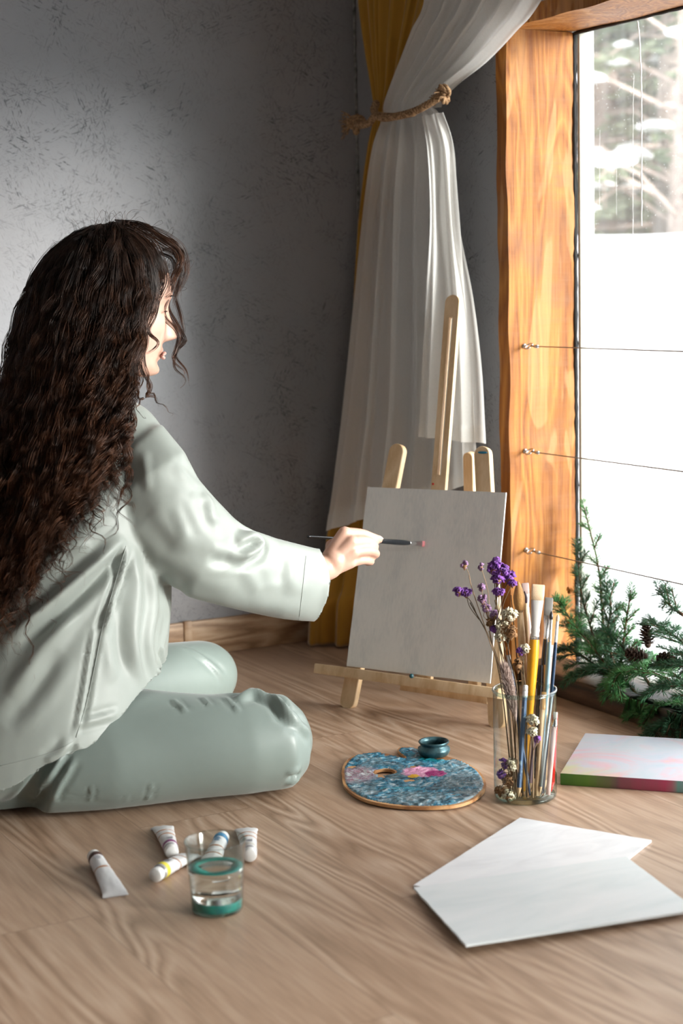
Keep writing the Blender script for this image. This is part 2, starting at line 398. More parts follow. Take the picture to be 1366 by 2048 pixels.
def spl(P, m=20):
    """Catmull-Rom through control rows (any dimension)"""
    P = np.asarray(P, float); Q = np.vstack([2*P[0]-P[1], P, 2*P[-1]-P[-2]]); out = []
    for i in range(1, len(Q)-2):
        for t in np.linspace(0, 1, m, endpoint=False):
            a, b, c, d = Q[i-1], Q[i], Q[i+1], Q[i+2]
            out.append(.5*((2*b)+(-a+c)*t+(2*a-5*b+4*c-d)*t*t+(-a+3*b-3*c+d)*t**3))
    out.append(P[-1]); return np.array(out)
def limb(path, rad, n=20, m=8):
    """closed tube through the joints with rounded ends"""
    D = spl(np.hstack([np.asarray(path, float), np.asarray(rad, float)[:, None]]), m)
    P, R = D[:, :3], D[:, 3]; d0 = (P[0]-P[1])/np.linalg.norm(P[0]-P[1]); d1 = (P[-1]-P[-2])/np.linalg.norm(P[-1]-P[-2])
    an = np.linspace(.15, PI/2, 5)
    a = [(P[0]+d0*R[0]*math.cos(t), R[0]*math.sin(t)) for t in an[:-1]]; b = [(P[-1]+d1*R[-1]*math.cos(t), R[-1]*math.sin(t)) for t in an[:-1][::-1]]
    PP = np.array([x[0] for x in a]+list(P)+[x[0] for x in b]); RR = np.array([x[1] for x in a]+list(R)+[x[1] for x in b])
    return tube(PP, RR, n)
def remesh(parts, voxel, smooth=4, fac=.5):
    V, Fc = cat(parts); me = mesh_of('tmp', V, Fc, None); o = bpy.data.objects.new('tmp', me); COL.objects.link(o)
    bm = bmesh.new(); bm.from_mesh(me); bmesh.ops.recalc_face_normals(bm, faces=bm.faces); bm.to_mesh(me); bm.free()
    r = o.modifiers.new('r', 'REMESH'); r.mode = 'VOXEL'; r.voxel_size = voxel; r.adaptivity = 0
    s = o.modifiers.new('s', 'SMOOTH'); s.iterations = smooth; s.factor = fac
    dg = bpy.context.evaluated_depsgraph_get(); ev = o.evaluated_get(dg); m2 = ev.to_mesh()
    n = len(m2.vertices); A = np.empty(n*3); m2.vertices.foreach_get('co', A); A = A.reshape(-1, 3).copy()
    Fo = [tuple(p.vertices) for p in m2.polygons]; ev.to_mesh_clear()
    bpy.data.objects.remove(o); bpy.data.meshes.remove(me); return A, Fo
def normals(V, Fc):
    q = np.array([f[:4] if len(f) >= 4 else (*f, f[-1]) for f in Fc]); N = np.zeros_like(V)
    fn = np.cross(V[q[:, 2]]-V[q[:, 0]], V[q[:, 3]]-V[q[:, 1]])
    for k in range(4): np.add.at(N, q[:, k], fn)
    return N/(np.linalg.norm(N, axis=1)[:, None]+1e-12)
def seg_dist(P, A, B):
    d = B-A; t = np.clip(((P-A)@d)/(d@d+1e-12), 0, 1); Q = A+t[:, None]*d; return np.linalg.norm(P-Q, axis=1), t
def fold(V, Fc, lines, shoot=True):
    """cloth folds: ridges (or grooves) following lines that lie on the cloth. line = (points_px, width, height)"""
    N = normals(V, Fc); bvh = BVHTree.FromPolygons([Vector(p) for p in V], Fc); D = np.zeros(len(V))
    for pts, w, h in lines:
        L = []
        for x, y in pts:
            rr = ray(x, y); hit = bvh.ray_cast(Vector(CAM), Vector(rr).normalized())
            if hit[0] is not None: L.append(np.array(hit[0]))
        if len(L) < 2: continue
        L = spl(np.array(L), 6); tot = len(L)-1; best = np.full(len(V), 9.0); bt = np.zeros(len(V))
        lo, hi = L.min(0)-3*w, L.max(0)+3*w; idx = np.where(np.all((V > lo) & (V < hi), axis=1))[0]
        if len(idx) == 0: continue
        P = V[idx]; bb = np.full(len(idx), 9.0); tt = np.zeros(len(idx))
        for i in range(tot):
            d, t = seg_dist(P, L[i], L[i+1]); k = d < bb; bb[k] = d[k]; tt[k] = (i+t[k])/tot
        taper = np.clip(np.sin(np.clip(tt, 0, 1)*PI)*1.6, 0, 1)**.8
        g = np.exp(-(bb/w)**2) - .45*np.exp(-((bb-1.9*w)/(w*.9))**2)
        D[idx] += h*g*taper
    return V+N*D[:, None]

# ------------------------------------------------------------------ the room
XR, YB, ZT = 1.955, 3.507, 1.345
osb = m_osb(); floor_m = m_floor(); post_m = m_post()
white_pvc = plain('white_window_frame', (.55, .56, .50), .4)
rubber = plain('black_gasket', (.02, .02, .022), .7)
struct('floor', box(-2.6, XR+.01, -2.2, YB+.02, -.03, 0), floor_m)
struct('ceiling', box(-2.7, XR+.2, -2.3, YB+.1, 2.5, 2.56), plain('pale_ceiling', (.74, .73, .72), .8))
struct('wall_back', box(-2.7, XR, YB, YB+.1, -.03, 2.5), osb)
plaster = plain('pale_plaster', (.66, .65, .64), .8)
struct('wall_left', box(-2.7, -2.6, -2.3, YB, -.03, 2.5), plaster)
struct('wall_front', box(-2.6, XR+.16, -2.3, -2.2, -.03, 2.5), plaster)
Y2, Y1 = 2.90, .95          # first window; a second one follows nearer the camera
struct('wall_right', cat([box(XR, XR+.16, Y2, YB+.1, -.03, 2.5), box(XR, XR+.16, -2.3, Y2, ZT+.035, 2.5), box(XR, XR+.16, .60, Y1-.035, -.03, ZT+.035),
                          box(XR, XR+.16, -2.2, -1.55, -.03, ZT+.035)]), osb)
def rough_plank(x0, x1, y0, y1, z0, z1, seed, amp=.0022, cuts=(2, 2, 60)):
    bm = bm_in(box(x0, x1, y0, y1, z0, z1)); bmesh.ops.recalc_face_normals(bm, faces=bm.faces)
    L = (x1-x0, y1-y0, z1-z0)
    for ax in range(3):
        n = cuts[ax]
        for i in range(1, n):
            co = [x0, y0, z0]; co[ax] += L[ax]*i/n; no = [0, 0, 0]; no[ax] = 1
            bmesh.ops.bisect_plane(bm, geom=bm.verts[:]+bm.edges[:]+bm.faces[:], plane_co=co, plane_no=no)
    for v in bm.verts:
        p = v.co.copy()
        v.co += Vector((noise.noise(p*11+Vector((seed, 0, 0))), noise.noise(p*11+Vector((0, seed, 5))), 0 if cuts[2] > 5 else noise.noise(p*11+Vector((2, 3, seed)))))*amp*1.6
    return bm_out(bm)
struct('trim_1', rough_plank(XR-.012, XR+.158, Y2-.035, Y2+.002, 0, ZT, 3), post_m, True, ang=40)
struct('trim_2', rough_plank(XR-.012, XR+.158, Y1-.035, Y2+.002, ZT, ZT+.034, 9, cuts=(2, 60, 2)), post_m, True, ang=40)
struct('trim_5', rough_plank(XR-.012, XR+.158, Y1-.035, Y1, 0, ZT, 5), post_m, True, ang=40)
struct('trim_3', bev(box(XR-.002, XR+.11, Y1, Y2-.036, 0, .046), .004), wood('dark_stained_wood', (.012, .007, .004), (.035, .018, .01), (.10, .055, .03), (9, 1.4, 9), 7, .5, .4, src='Object'), True, ang=40)
XG = XR+.178
def window(n, ya, yb):
    w = bpy.data.objects.new('window_%d' % n, None); COL.objects.link(w); w.location = (XG, (ya+yb)/2, 0); w['kind'] = 'structure'
    obj('window_frame', cat([bev(b, .003) for b in (box(XG-.016, XG+.022, yb-.010, yb, 0, ZT+.03), box(XG-.018, XG+.03, ya, ya+.028, 0, ZT+.03),
        box(XG-.018, XG+.03, ya+.028, yb-.028, 0, .03), box(XG-.016, XG+.022, ya+.028, yb-.010, ZT+.004, ZT+.03))]), white_pvc, w, ang=40)
    obj('pane', box(XG-.002, XG+.002, ya+.027, yb-.009, .029, ZT+.005), pane_m, w, smooth=False)
    ga = []
    for y, z0, z1 in ((yb+.001, 0, ZT+.0),):
        P = [(XG-.021+.0012*noise.noise(Vector((0, 0, z*40))), y, z) for z in np.linspace(z0, z1, 90)]
        ga.append(tube(P, [.005+.0022*noise.noise(Vector((3, 1, z*60))) for _, _, z in P], 6))
    P = [(XG-.021, y, ZT-.002+.0012*noise.noise(Vector((0, y*40, 0)))) for y in np.linspace(ya, yb, 90)]
    ga.append(tube(P, .004, 6)); obj('gasket', cat(ga), rubber, w)
    return w
pane_m = m_glass('window_glass', (.97, .98, .97), .5, .03)
w1 = window(1, Y1, Y2-.035)
frost = plain('frozen_drip', (.85, .87, .87), .3, var=.02)
for (xa, ya, xb, yb, r) in ((1274, 40, 1283, 452, .0018), (1268, 150, 1266, 470, .0006), (1200, 260, 1199, 420, .0004), (1232, 300, 1233, 430, .0004)):
    P = []
    for t in np.linspace(0, 1, 90):
        q = onx(xa+(xb-xa)*min(1, t*3)**.5, ya+(yb-ya)*t, XG-.003); q[1] += .0016*noise.noise(Vector((t*14, xa, 0))); P.append(q)
    obj('frozen_drip', tube(P, [r*(.55+.9*abs(noise.noise(Vector((t*30, xa, 2))))) for t in np.linspace(0, 1, 90)], 6), frost, w1)
spk = []
for _ in range(420):
    q = onx(rng.uniform(1180, 1366), 20+440*rng.random()**.8, XG-.003); s = rng.uniform(.0003, .0009)
    v, f_ = lathe([(0.01*s, -s), (s, 0), (.01*s, s*rng.uniform(1, 2.5))], 5, q, False); spk.append((v, f_))
so_ = obj('frost_speck', cat(spk), frost, w1); so_['kind'] = 'stuff'
# second opening, out of frame, that lights the near part of the room
w2 = bpy.data.objects.new('window_2', None); COL.objects.link(w2); w2.location = (XG, -.5, 0); w2['kind'] = 'structure'
obj('window_frame', cat([box(XG-.02, XG+.03, .56, .60, 0, ZT), box(XG-.02, XG+.03, -1.55, -1.51, 0, ZT), box(XG-.02, XG+.03, -1.51, .56, 0, .03), box(XG-.02, XG+.03, -1.51, .56, ZT-.03, ZT+.03)]), white_pvc, w2, smooth=False)
obj('pane', box(XG-.002, XG+.002, -1.51, .56, .03, ZT-.03), pane_m, w2, smooth=False)
oakb = wood('pale_oak_skirting', (.30, .17, .09), (.46, .29, .17), (.58, .40, .26), (1.3, 9, 8), 12, .45, .1)
xj = ony(371, 1260, YB)[0]
struct('baseboard_back', cat([bev(box(-2.6, XR-.0, YB-.014, YB, 0, .082), .003)]), oakb, True, ang=40)
struct('baseboard_right', bev(box(XR-.014, XR, Y2+.004, YB-.014, 0, .082), .003), oakb, True, ang=40)
struct('trim_6', bev(box(xj-.010, xj+.010, YB-.018, YB-.006, 0, .085), .002), oakb, True, ang=40)
Pc = [(XR-.003+.002*noise.noise(Vector((0, 1, z*25))), YB-.003, z) for z in np.linspace(.08, 2.5, 160)]
struct('trim_4', tube(Pc, [.0035+.0022*noise.noise(Vector((3, 5, z*60))) for z in np.linspace(.08, 2.5, 160)], 6), plain('old_caulk', (.20, .20, .19), .7, var=.7, scale=60), True)

# guard cables across the window
steel = plain('brushed_steel', (.60, .60, .61), .28, 1.0)
cabm = plain('steel_cable', (.22, .23, .24), .4, .8)
for zpx, lab in ((692, 'topmost of three thin steel cables stretched across the window'), (902, 'middle of three thin steel cables stretched across the window'), (1100, 'lowest steel cable across the window, just above the fir branches')):
    h = ony(1049, zpx, Y2-.035); X0, z = XR+.025, h[2]
    t = thing('guard_cable', (X0, Y2-.036, z), lab, 'cable', 'steel guard cables across the window')
    yw = Y2-.036
    for s, y in ((-1, yw), (1, Y1+.001)):
        a = np.linspace(-.9*PI, .9*PI, 26); yc = y+s*.016
        ring = [(X0+.0085*math.sin(q)*.85, yc-s*.0085*math.cos(q), z+.0085*math.sin(q)*.6) for q in a]
        obj('eye_screw', cat([tube(ring, .0019, 8), tube([(X0, y, z), (X0, y+s*.009, z)], .002, 8), lathe([(.004, 0), (.0052, .002), (.003, .004)], 12, (0, 0, 0))[0:2] if False else tube([(X0, y-.0005, z), (X0, y+s*.002, z)], .005, 12)]), steel, t)
        obj('ferrule', tube([(X0, y+s*.038, z), (X0, y+s*.048, z)], .0036, 10), steel, t)
    lp = [(X0+.004*math.sin(q*PI), yw-.022-.018*q, z+.001) for q in np.linspace(0, 1, 10)]
    obj('wire', cat([tube([(X0, yw-.020, z), (X0, Y1+.02, z)], .0012, 6), tube(lp, .0009, 5)]), cabm, t)

# ------------------------------------------------------------------ curtains
tulle = m_tulle()
mustard = m_cloth('mustard_velvet', (.42, .21, .018), .75, .5)
def depth_pt(x, y, bend):
    """right wall minus a small gap, swinging to the back wall near the corner"""
    p = onx(x, y, bend)
    return p
def curtain(rows, nf, amp, seed, nu=120, m=14, ph=0):
    """rows: (left xyz, right xyz, fold amplitude factor)"""
    R = spl(np.array([list(a)+list(b)+[k] for a, b, k in rows]), m); V = []; K = len(R)
    for i, r in enumerate(R):
        A, B, k = r[:3], r[3:6], r[6]; w = B-A; nrm = np.cross(w, (0, 0, 1.0)); nrm /= np.linalg.norm(nrm)
        for u in np.linspace(0, 1, nu):
            a = u*nf*2*PI+ph
            d = math.sin(a+.8*noise.noise(Vector((u*3, i*.02, seed))))*(.7+.6*noise.noise(Vector((u*6, i/K*1.5, seed+4))))+.35*math.sin(2.3*a+seed)
            s = .12*math.cos(a*1.0)/nf
            V.append(A+w*min(1, max(0, u+s*min(1, 4*u, 4*(1-u))))+nrm*d*amp*k)
    Fc = [(i*nu+j, i*nu+j+1, (i+1)*nu+j+1, (i+1)*nu+j) for i in range(K-1) for j in range(nu-1)]
    return np.array(V), Fc
def PX(x, y, X): return onx(x, y, X)
def PY(x, y, Y): return ony(x, y, Y)
tie = (1.855, 3.17)
# upper tulle sweeps from the rail over the window to the tie
rows = [(np.array([1.885, 2.98, 2.49]), np.array([1.90, 1.55, 2.49]), 1.2), (PX(872, -420, 1.88), np.array([1.90, 1.95, 2.0]), 1.1), (PX(862, -150, 1.88), PX(1190, -230, 1.90), .9), (PX(852, 0, 1.88), PX(1065, 0, 1.89), .9), (PX(826, 60, 1.875), PX(1017, 62, 1.885), .8),
        (PX(802, 120, 1.87), PX(960, 122, 1.88), .7), (PX(783, 168, 1.862), PX(905, 165, 1.872), .6), (PX(770, 205, 1.858), PX(873, 195, 1.862), .45), (PX(768, 222, 1.855), PX(866, 214, 1.858), .35)]
tl = curtain(rows, 5.5, .014, 1)
rows2 = [(a+np.array((.022, .0, 0)), b+np.array((.022, -.0, .0)), k) for a, b, k in rows]
tl2 = curtain(rows2, 4.3, .012, 5, ph=1)
lo = [(PX(768, 222, 1.855), PX(866, 214, 1.858), .35), (PX(762, 245, 1.855), PX(880, 232, 1.86), .5), (PX(745, 300, 1.84), PX(905, 300, 1.865), .85), (PY(729, 420, 3.40), PX(918, 430, 1.87), 1), (PY(712, 600, 3.40), PX(930, 600, 1.875), 1.05),
      (PY(690, 820, 3.39), PX(948, 800, 1.88), 1.15), (PY(672, 950, 3.38), PX(952, 890, 1.88), 1.2), (PY(655, 1062, 3.37), PX(958, 960, 1.88), 1.25)]
tlo = curtain(lo, 5.5, .012, 2, m=16)
flp = [(PX(845, 232, 1.835), PX(886, 224, 1.85), .3), (PX(856, 300, 1.825), PX(908, 300, 1.865), .8), (PX(858, 450, 1.82), PX(920, 450, 1.88), 1), (PX(854, 600, 1.82), PX(946, 600, 1.885), 1), (PX(846, 760, 1.82), PX(962, 740, 1.885), 1.1), (PX(840, 873, 1.82), PX(969, 888, 1.885), 1.1)]
tfl = curtain(flp, 1.7, .012, 7, 60, 16, ph=.6)
curt = thing('tulle_curtain', (1.87, 3.1, 0.25), 'sheer white tulle curtain gathered by a rope beside the window', 'curtain')
obj('upper_drape', cat([tl, tl2]), tulle, curt)
obj('lower_drape', tlo, tulle, curt)
obj('front_flap', tfl, tulle, curt)
def hem(VF, rows_n, nu, wd=10):
    V, _ = VF; K = len(V)//nu; G = V.reshape(K, nu, 3)[-rows_n:]; N = np.array([1, .5, 0])*-.0015
    Va = (G+N).reshape(-1, 3); k = rows_n
    return Va, [(i*nu+j, i*nu+j+1, (i+1)*nu+j+1, (i+1)*nu+j) for i in range(k-1) for j in range(nu-1)]
obj('hem', hem(tlo, 6, 120), tulle, curt); obj('hem', hem(tfl, 5, 60), tulle, curt)
mu = [(np.array([1.90, 3.43, 2.49]), np.array([1.935, 2.95, 2.49]), 1.1), (PX(712, -120, 1.915), PX(900, -120, 1.935), 1), (PX(720, 0, 1.915), PX(870, 0, 1.935), 1), (PX(733, 100, 1.905), PX(835, 100, 1.93), .85), (PX(744, 170, 1.895), PX(810, 170, 1.915), .6), (PX(750, 215, 1.885), PX(790, 215, 1.90), .4), (PX(748, 245, 1.885), PX(790, 245, 1.90), .4),
      (PX(736, 300, 1.885), PX(800, 300, 1.925), .6), (PY(724, 420, 3.455), PX(790, 420, 1.935), .8), (PY(717, 520, 3.46), PX(795, 560, 1.938), .9), (PY(700, 800, 3.455), PX(800, 800, 1.938), 1),
      (PY(660, 1040, 3.43), PX(830, 1000, 1.935), 1), (PY(640, 1170, 3.42), PX(845, 1150, 1.92), 1), (PY(622, 1215, 3.40), PX(848, 1200, 1.92), 1.1), (fl(616, 1287, .006), fl(850, 1300, .006), 1.2)]
cv = curtain(mu, 4.5, .013, 11, 140, 12)
cur2 = tag(obj('velvet_curtain', cv, mustard), 'long mustard yellow velvet curtain hanging in the room corner', 'curtain')
sm = cur2.modifiers.new('s', 'SOLIDIFY'); sm.thickness = .003
# rope
ropem = wood('jute_fibre', (.16, .085, .036), (.38, .22, .11), (.56, .36, .20), (60, 60, 60), 6, .85, .6)
def rope(path, r, turns_per_m=38, n=10):
    P = spl(np.array(path, float), 14); L = np.r_[0, np.cumsum(np.linalg.norm(np.diff(P, axis=0), axis=1))]
    D = np.linspace(0, L[-1], max(12, int(L[-1]/.0022))); P = np.stack([np.interp(D, L, P[:, k]) for k in range(3)], 1)
    T = np.gradient(P, axis=0); T /= np.linalg.norm(T, axis=1)[:, None]; u = np.cross(T, np.array([0, 0, 1.0])+0*T+np.array([.01, 0, 0])); u /= np.linalg.norm(u, axis=1)[:, None]+1e-9; w = np.cross(T, u)
    out = []
    for k in range(3):
        a = D*turns_per_m*2*PI+k*2*PI/3; out.append(tube(P+(np.cos(a)[:, None]*u+np.sin(a)[:, None]*w)*r*.55, r*.60, n))
    return cat(out)
rp = thing('rope_tieback', PX(800, 225, 1.84), 'thick brown jute rope tied round both curtains', 'rope')
F_ = lambda x, y, X: PX(x, y, X)
front = [F_(716, 252, 1.855), F_(738, 246, 1.835), F_(752, 232, 1.828), F_(790, 233, 1.822), F_(830, 222, 1.822), F_(862, 205, 1.832), F_(882, 192, 1.85)]
back = [F_(752, 205, 1.85), F_(748, 222, 1.84), F_(765, 236, 1.824), F_(800, 231, 1.818), F_(828, 225, 1.82)]
behind = [F_(880, 192, 1.855), F_(872, 200, 1.915), F_(820, 225, 1.935), F_(770, 235, 1.925), F_(750, 225, 1.90), F_(752, 207, 1.852)]
obj('loop', cat([rope(front, .0072), rope(back, .0072), rope(behind, .0072)]), ropem, rp)
def knot(c, r, ax):
    x, y, z, _ = frame_of((0, 0, 0), ax); q = []
    for t in np.linspace(0, 2*PI*.98, 40):
        q.append(c+(x*(math.sin(t)+2*math.sin(2*t))+y*(math.cos(t)-2*math.cos(2*t))+z*(-math.sin(3*t))*1.0)*r*.36)
    return rope(q, r*.40, 30)
kc = F_(712, 247, 1.855); obj('knot', knot(kc, .017, (1, .3, 0)), ropem, rp)
kc2 = F_(888, 186, 1.85); obj('knot', knot(kc2, .016, (1, -.3, .2)), ropem, rp)
fr = []
for i in range(46):
    a = rng.uniform(0, 2*PI); s = kc+np.array([rng.normal(0, .004), rng.normal(0, .004)+.006, rng.normal(0, .005)])
    e = F_(690+rng.normal(0, 6), 248+rng.normal(0, 15), 1.855+rng.normal(0, .008)); md = (s+e)/2+rng.normal(0, .004, 3)+np.array([0, 0, .006])
    fr.append(tube(spl([s, md, e], 5), .0013, 4))
obj('frayed_end', cat(fr), ropem, rp)
fr = []
for i in range(30):
    e = F_(872+rng.normal(0, 7), 193+rng.normal(0, 8), 1.84+rng.normal(0, .006)); s = kc2+rng.normal(0, .003, 3)
    fr.append(tube(spl([s, (s+e)/2+rng.normal(0, .003, 3), e], 5), .0012, 4))
obj('frayed_end', cat(fr), ropem, rp)

# ------------------------------------------------------------------ easel and its board
EA = fl(694, 1416); EU = np.array([.496, -.868, 0]); EU /= np.linalg.norm(EU); EH = np.array([.868, .496, 0]); tl_ = math.radians(15)
EUP = EH*math.sin(tl_)+np.array([0, 0, 1])*math.cos(tl_); EN = np.cross(EU, EUP); EN *= -np.sign(EN@EH)      # towards the room
def epl(x, y, off=0): v = ray(x, y); o = EA+EN*off; return CAM+v*((o-CAM)@EN)/(v@EN)
pine = wood('pale_pine', (.60, .40, .22), (.68, .48, .28), (.74, .55, .35), (12, 12, 2.2), 5, .5, .08)
def slat(a, b, w, th, nrm, rt=True, rb=True, shift=0):
    """a flat bar from a to b with rounded ends; nrm points out of its broad face"""
    z = b-a; L = np.linalg.norm(z); z = z/L; x = np.cross(nrm, z); x /= np.linalg.norm(x); nr = np.cross(z, x); nr *= np.sign(nr@nrm)
    pts = []
    if rb: pts += [(w/2*math.cos(t), w/2+w/2*math.sin(t)) for t in np.linspace(PI, 2*PI, 13)]
    else: pts += [(-w/2, 0), (w/2, 0)]
    if rt: pts += [(w/2*math.cos(t), L-w/2+w/2*math.sin(t)) for t in np.linspace(0, PI, 13)]
    else: pts += [(w/2, L), (-w/2, L)]
    n = len(pts); V = [a+x*p+z*q for p, q in pts]+[a+x*p+z*q-nr*th for p, q in pts]
    return bev((V, [tuple(range(n)), tuple(range(2*n-1, n-1, -1))]+[(i, (i+1) % n, n+(i+1) % n, n+i) for i in range(n)]), .0012, 1)
es = thing('tabletop_easel', (EA+fl(990, 1455))/2+EH*.05, 'small pale pine easel standing on the wooden floor', 'easel')
obj('leg', slat(epl(691, 1418), epl(795, 887), .034, .016, EN), pine, es, ang=35)
obj('leg', slat(epl(993, 1459), epl(962, 892), .034, .016, EN), pine, es, ang=35)
obj('rear_leg', slat(fl(946, 1394)+EH*.0, epl(935, 905, -.03), .022, .018, EN-EH*.6, rb=False), pine, es, ang=35)
ma, mb = epl(846, 1372, -.004), epl(905, 592, -.004)
def mast():
    """long slotted centre bar: two rails joined at both ends"""
    z = mb-ma; L = np.linalg.norm(z); z = z/L; x = np.cross(EN, z); x /= np.linalg.norm(x); w = .0315; th = .011; sl = .0080
    s0, s1 = np.linalg.norm(epl(874, 950, -.004)-ma), np.linalg.norm(epl(899, 634, -.004)-ma)
    def ar(cx, cy, r, a0, a1, n): return [(cx+r*math.cos(t), cy+r*math.sin(t)) for t in np.linspace(a0, a1, n)]
    out = [(w/2, 0)]+ar(0, L-w*.42, w/2, 0, PI, 15)+[(-w/2, 0)]
    inn = [(sl/2, s0)]+[(sl/2, s1), (-sl/2, s1), (-sl/2, s0)]
    bm = bmesh.new()
    def loop(q, d):
        vs = [bm.verts.new(tuple(ma+x*a+z*b-EN*d)) for a, b in q]; return vs, [bm.edges.new((vs[i], vs[(i+1) % len(vs)])) for i in range(len(vs))]
    tops = []
    for d in (0, th):
        vo, eo = loop(out, d); vi, ei = loop(inn, d); bmesh.ops.triangle_fill(bm, use_beauty=True, edges=eo+ei); tops.append((vo, vi))
    for k in (0, 1):
        A, B = tops[0][k], tops[1][k]
        for i in range(len(A)): bm.faces.new((A[i], A[(i+1) % len(A)], B[(i+1) % len(A)], B[i]))
    bmesh.ops.recalc_face_normals(bm, faces=bm.faces); return bm_out(bm)
obj('mast', mast(), pine, es, ang=35)
ta, tb = epl(637, 1337, .012), epl(1004, 1388, .012)
def bar(a, b, h, dep, nrm, up=(0, 0, 1)):
    z = b-a; L = np.linalg.norm(z); z = z/L; up = np.asarray(up, float); up = up-z*(up@z); up /= np.linalg.norm(up); nr = np.cross(z, up); nr *= np.sign(nr@nrm)
    c = [(-h/2, 0), (h/2, 0), (h/2, -dep), (-h/2, -dep)]; V = [p+up*q[0]+nr*q[1] for p in (a, b) for q in c]
    return bev((V, [(3, 2, 1, 0), (4, 5, 6, 7)]+[(i, (i+1) % 4, 4+(i+1) % 4, 4+i) for i in range(4)]), .0015, 2)
obj('tray', bar(ta+EN*.018, tb+EN*.018, .020, .030, EN, EUP), pine, es, ang=35)
obj('crossbar', bar(epl(745, 1165, -.001), epl(975, 1190, -.001), .024, .012, EN, EUP), pine, es, ang=35)
obj('crossbar', bar(epl(800, 1372, -.02)-np.array([0, 0, .0]), epl(975, 1400, -.02), .016, .012, EN, EUP), pine, es, ang=35)
obj('clamp_bolt', tube([epl(823, 1352, .012), epl(823, 1352, .036)], .0045, 12), plain('dark_teal_paint', (.02, .08, .10), .4), es)
bl = plain('blue_paint_smear', (.01, .16, .26), .4); q = epl(965, 905, .0006)
sm_ = obj('paint_smear', lathe([(.0105, 0), (.009, .0006)], 16, capt=True), bl, es, local=True)
sm_.location = tuple(q-np.array(es.location)); sm_.scale = (1, .25, 1); sm_.rotation_euler = (math.radians(75), 0, math.radians(-60))
redp = obj('paint_dot', lathe([(.0022, 0), (.002, .0008)], 12, capt=True), plain('red_paint', (.6, .01, .01), .4), es, local=True)
redp.location = tuple(epl(866, 968, -.0035)-np.array(es.location)); redp.rotation_euler = (math.radians(75), 0, math.radians(-60))
cor = [epl(*q, .006) for q in ((693, 1332), (980, 1367), (1012, 985), (735, 974))]
def board(c4, nrm, th, nseg=24, rough=.0006, seed=0):
    """thin rectangular board, edges slightly uneven, upper face towards nrm"""
    c4 = [np.asarray(c, float) for c in c4]; nrm = np.asarray(nrm, float); V = []
    n = nseg
    for d in (0, th):
        for i in range(n+1):
            for j in range(n+1):
                u, v = i/n, j/n; p = (c4[0]*(1-u)+c4[1]*u)*(1-v)+(c4[3]*(1-u)+c4[2]*u)*v
                if i in (0, n) or j in (0, n): p = p+(c4[1]-c4[0])*rough*4*noise.noise(Vector((u*9+seed, v*9, 1)))*(i in (0, n))+(c4[3]-c4[0])*rough*4*noise.noise(Vector((u*9, v*9+seed, 5)))*(j in (0, n))
                V.append(p-nrm*d)
    K = (n+1)**2; g = lambda i, j, k: k*K+i*(n+1)+j; Fc = []
    for i in range(n):
        for j in range(n): Fc += [(g(i, j, 0), g(i+1, j, 0), g(i+1, j+1, 0), g(i, j+1, 0)), (g(i, j, 1), g(i, j+1, 1), g(i+1, j+1, 1), g(i+1, j, 1))]
    for i in range(n): Fc += [(g(i, 0, 0), g(i, 0, 1), g(i+1, 0, 1), g(i+1, 0, 0)), (g(i, n, 0), g(i+1, n, 0), g(i+1, n, 1), g(i, n, 1)), (g(0, i, 0), g(0, i+1, 0), g(0, i+1, 1), g(0, i, 1)), (g(n, i, 0), g(n, i, 1), g(n, i+1, 1), g(n, i+1, 0))]
    return np.array(V), Fc
fa = lambda VF: bm_out((lambda bm: (bmesh.ops.recalc_face_normals(bm, faces=bm.faces), bm)[1])(bm_in(VF)))
cvs = obj('canvas_board', fa(board(cor, EN, .0035)), m_canvas(), ang=30); tag(cvs, 'grey primed canvas board resting upright on the easel tray', 'canvas')

# ------------------------------------------------------------------ flat things on the floor
def rect_from(P1, P2, P4, z=None):
    P1, P2, P4 = map(np.array, (P1, P2, P4)); e1 = P2-P1; e2 = P4-P1; e2 = e2-e1*((e2@e1)/(e1@e1)); return [P1, P2, P2+e2, P1+e2]
A, B, D = fl(1040, 1635, .004), fl(1303, 1680, .004), fl(827, 1770, .004)
obj_b = obj('sketch_board', fa(board([A, D, D+(B-A), B], (0, 0, 1), .0035, seed=3)), m_brushed('white_sketch_ground', (.70, .71, .74), (.80, .81, .84), (.85, .86, .88)), ang=30)
tag(obj_b, 'thin white board with faint pencil sketch lying under the bluish board', 'board')
P1, P2, P4 = fl(827, 1774, .0095), fl(932, 1889, .013), fl(1252, 1712, .009)
cp = [P1, P2, P2+(P4-P1), P4]
for k, zz in zip(range(4), (.0088, .0125, .010, .0084)): cp[k] = np.array([cp[k][0], cp[k][1], zz])
bd = obj('pale_board', fa(board(cp, (0, 0, 1), .0032, seed=8)), m_brushed('pale_blue_grey_ground', (.66, .72, .74), (.74, .78, .80), (.80, .82, .84), (2, 7, 1)), ang=30)
tag(bd, 'pale bluish grey painted board lying on top of the white sketch board', 'board')
pk = wood('x', (.1, .1, .1), (.2, .2, .2), (.3, .3, .3), (1, 1, 1)) if False else None
D0 = fl(1120, 1546, .021); D1 = fl(1366, 1562, .021); e1 = D1-D0; e1 /= np.linalg.norm(e1); e2 = np.array([-e1[1], e1[0], 0]); A0 = fl(1122, 1464, .021)
hh = np.linalg.norm(A0-D0); Wd = .40
bm = bm_in(bev(box(0, Wd, 0, hh, -.0, .021), .002, 2)); V, Fc = bm_out(bm)
cb_ = obj('stretched_canvas', (V, Fc), m_abstract(), ang=40, origin=(0, 0, 0)); cb_.location = (D0[0], D0[1], 0); cb_.rotation_euler = (0, 0, math.atan2(e1[1], e1[0]))
tag(cb_, 'thick stretched canvas with pastel abstract painting lying flat behind the glass jar', 'painting')

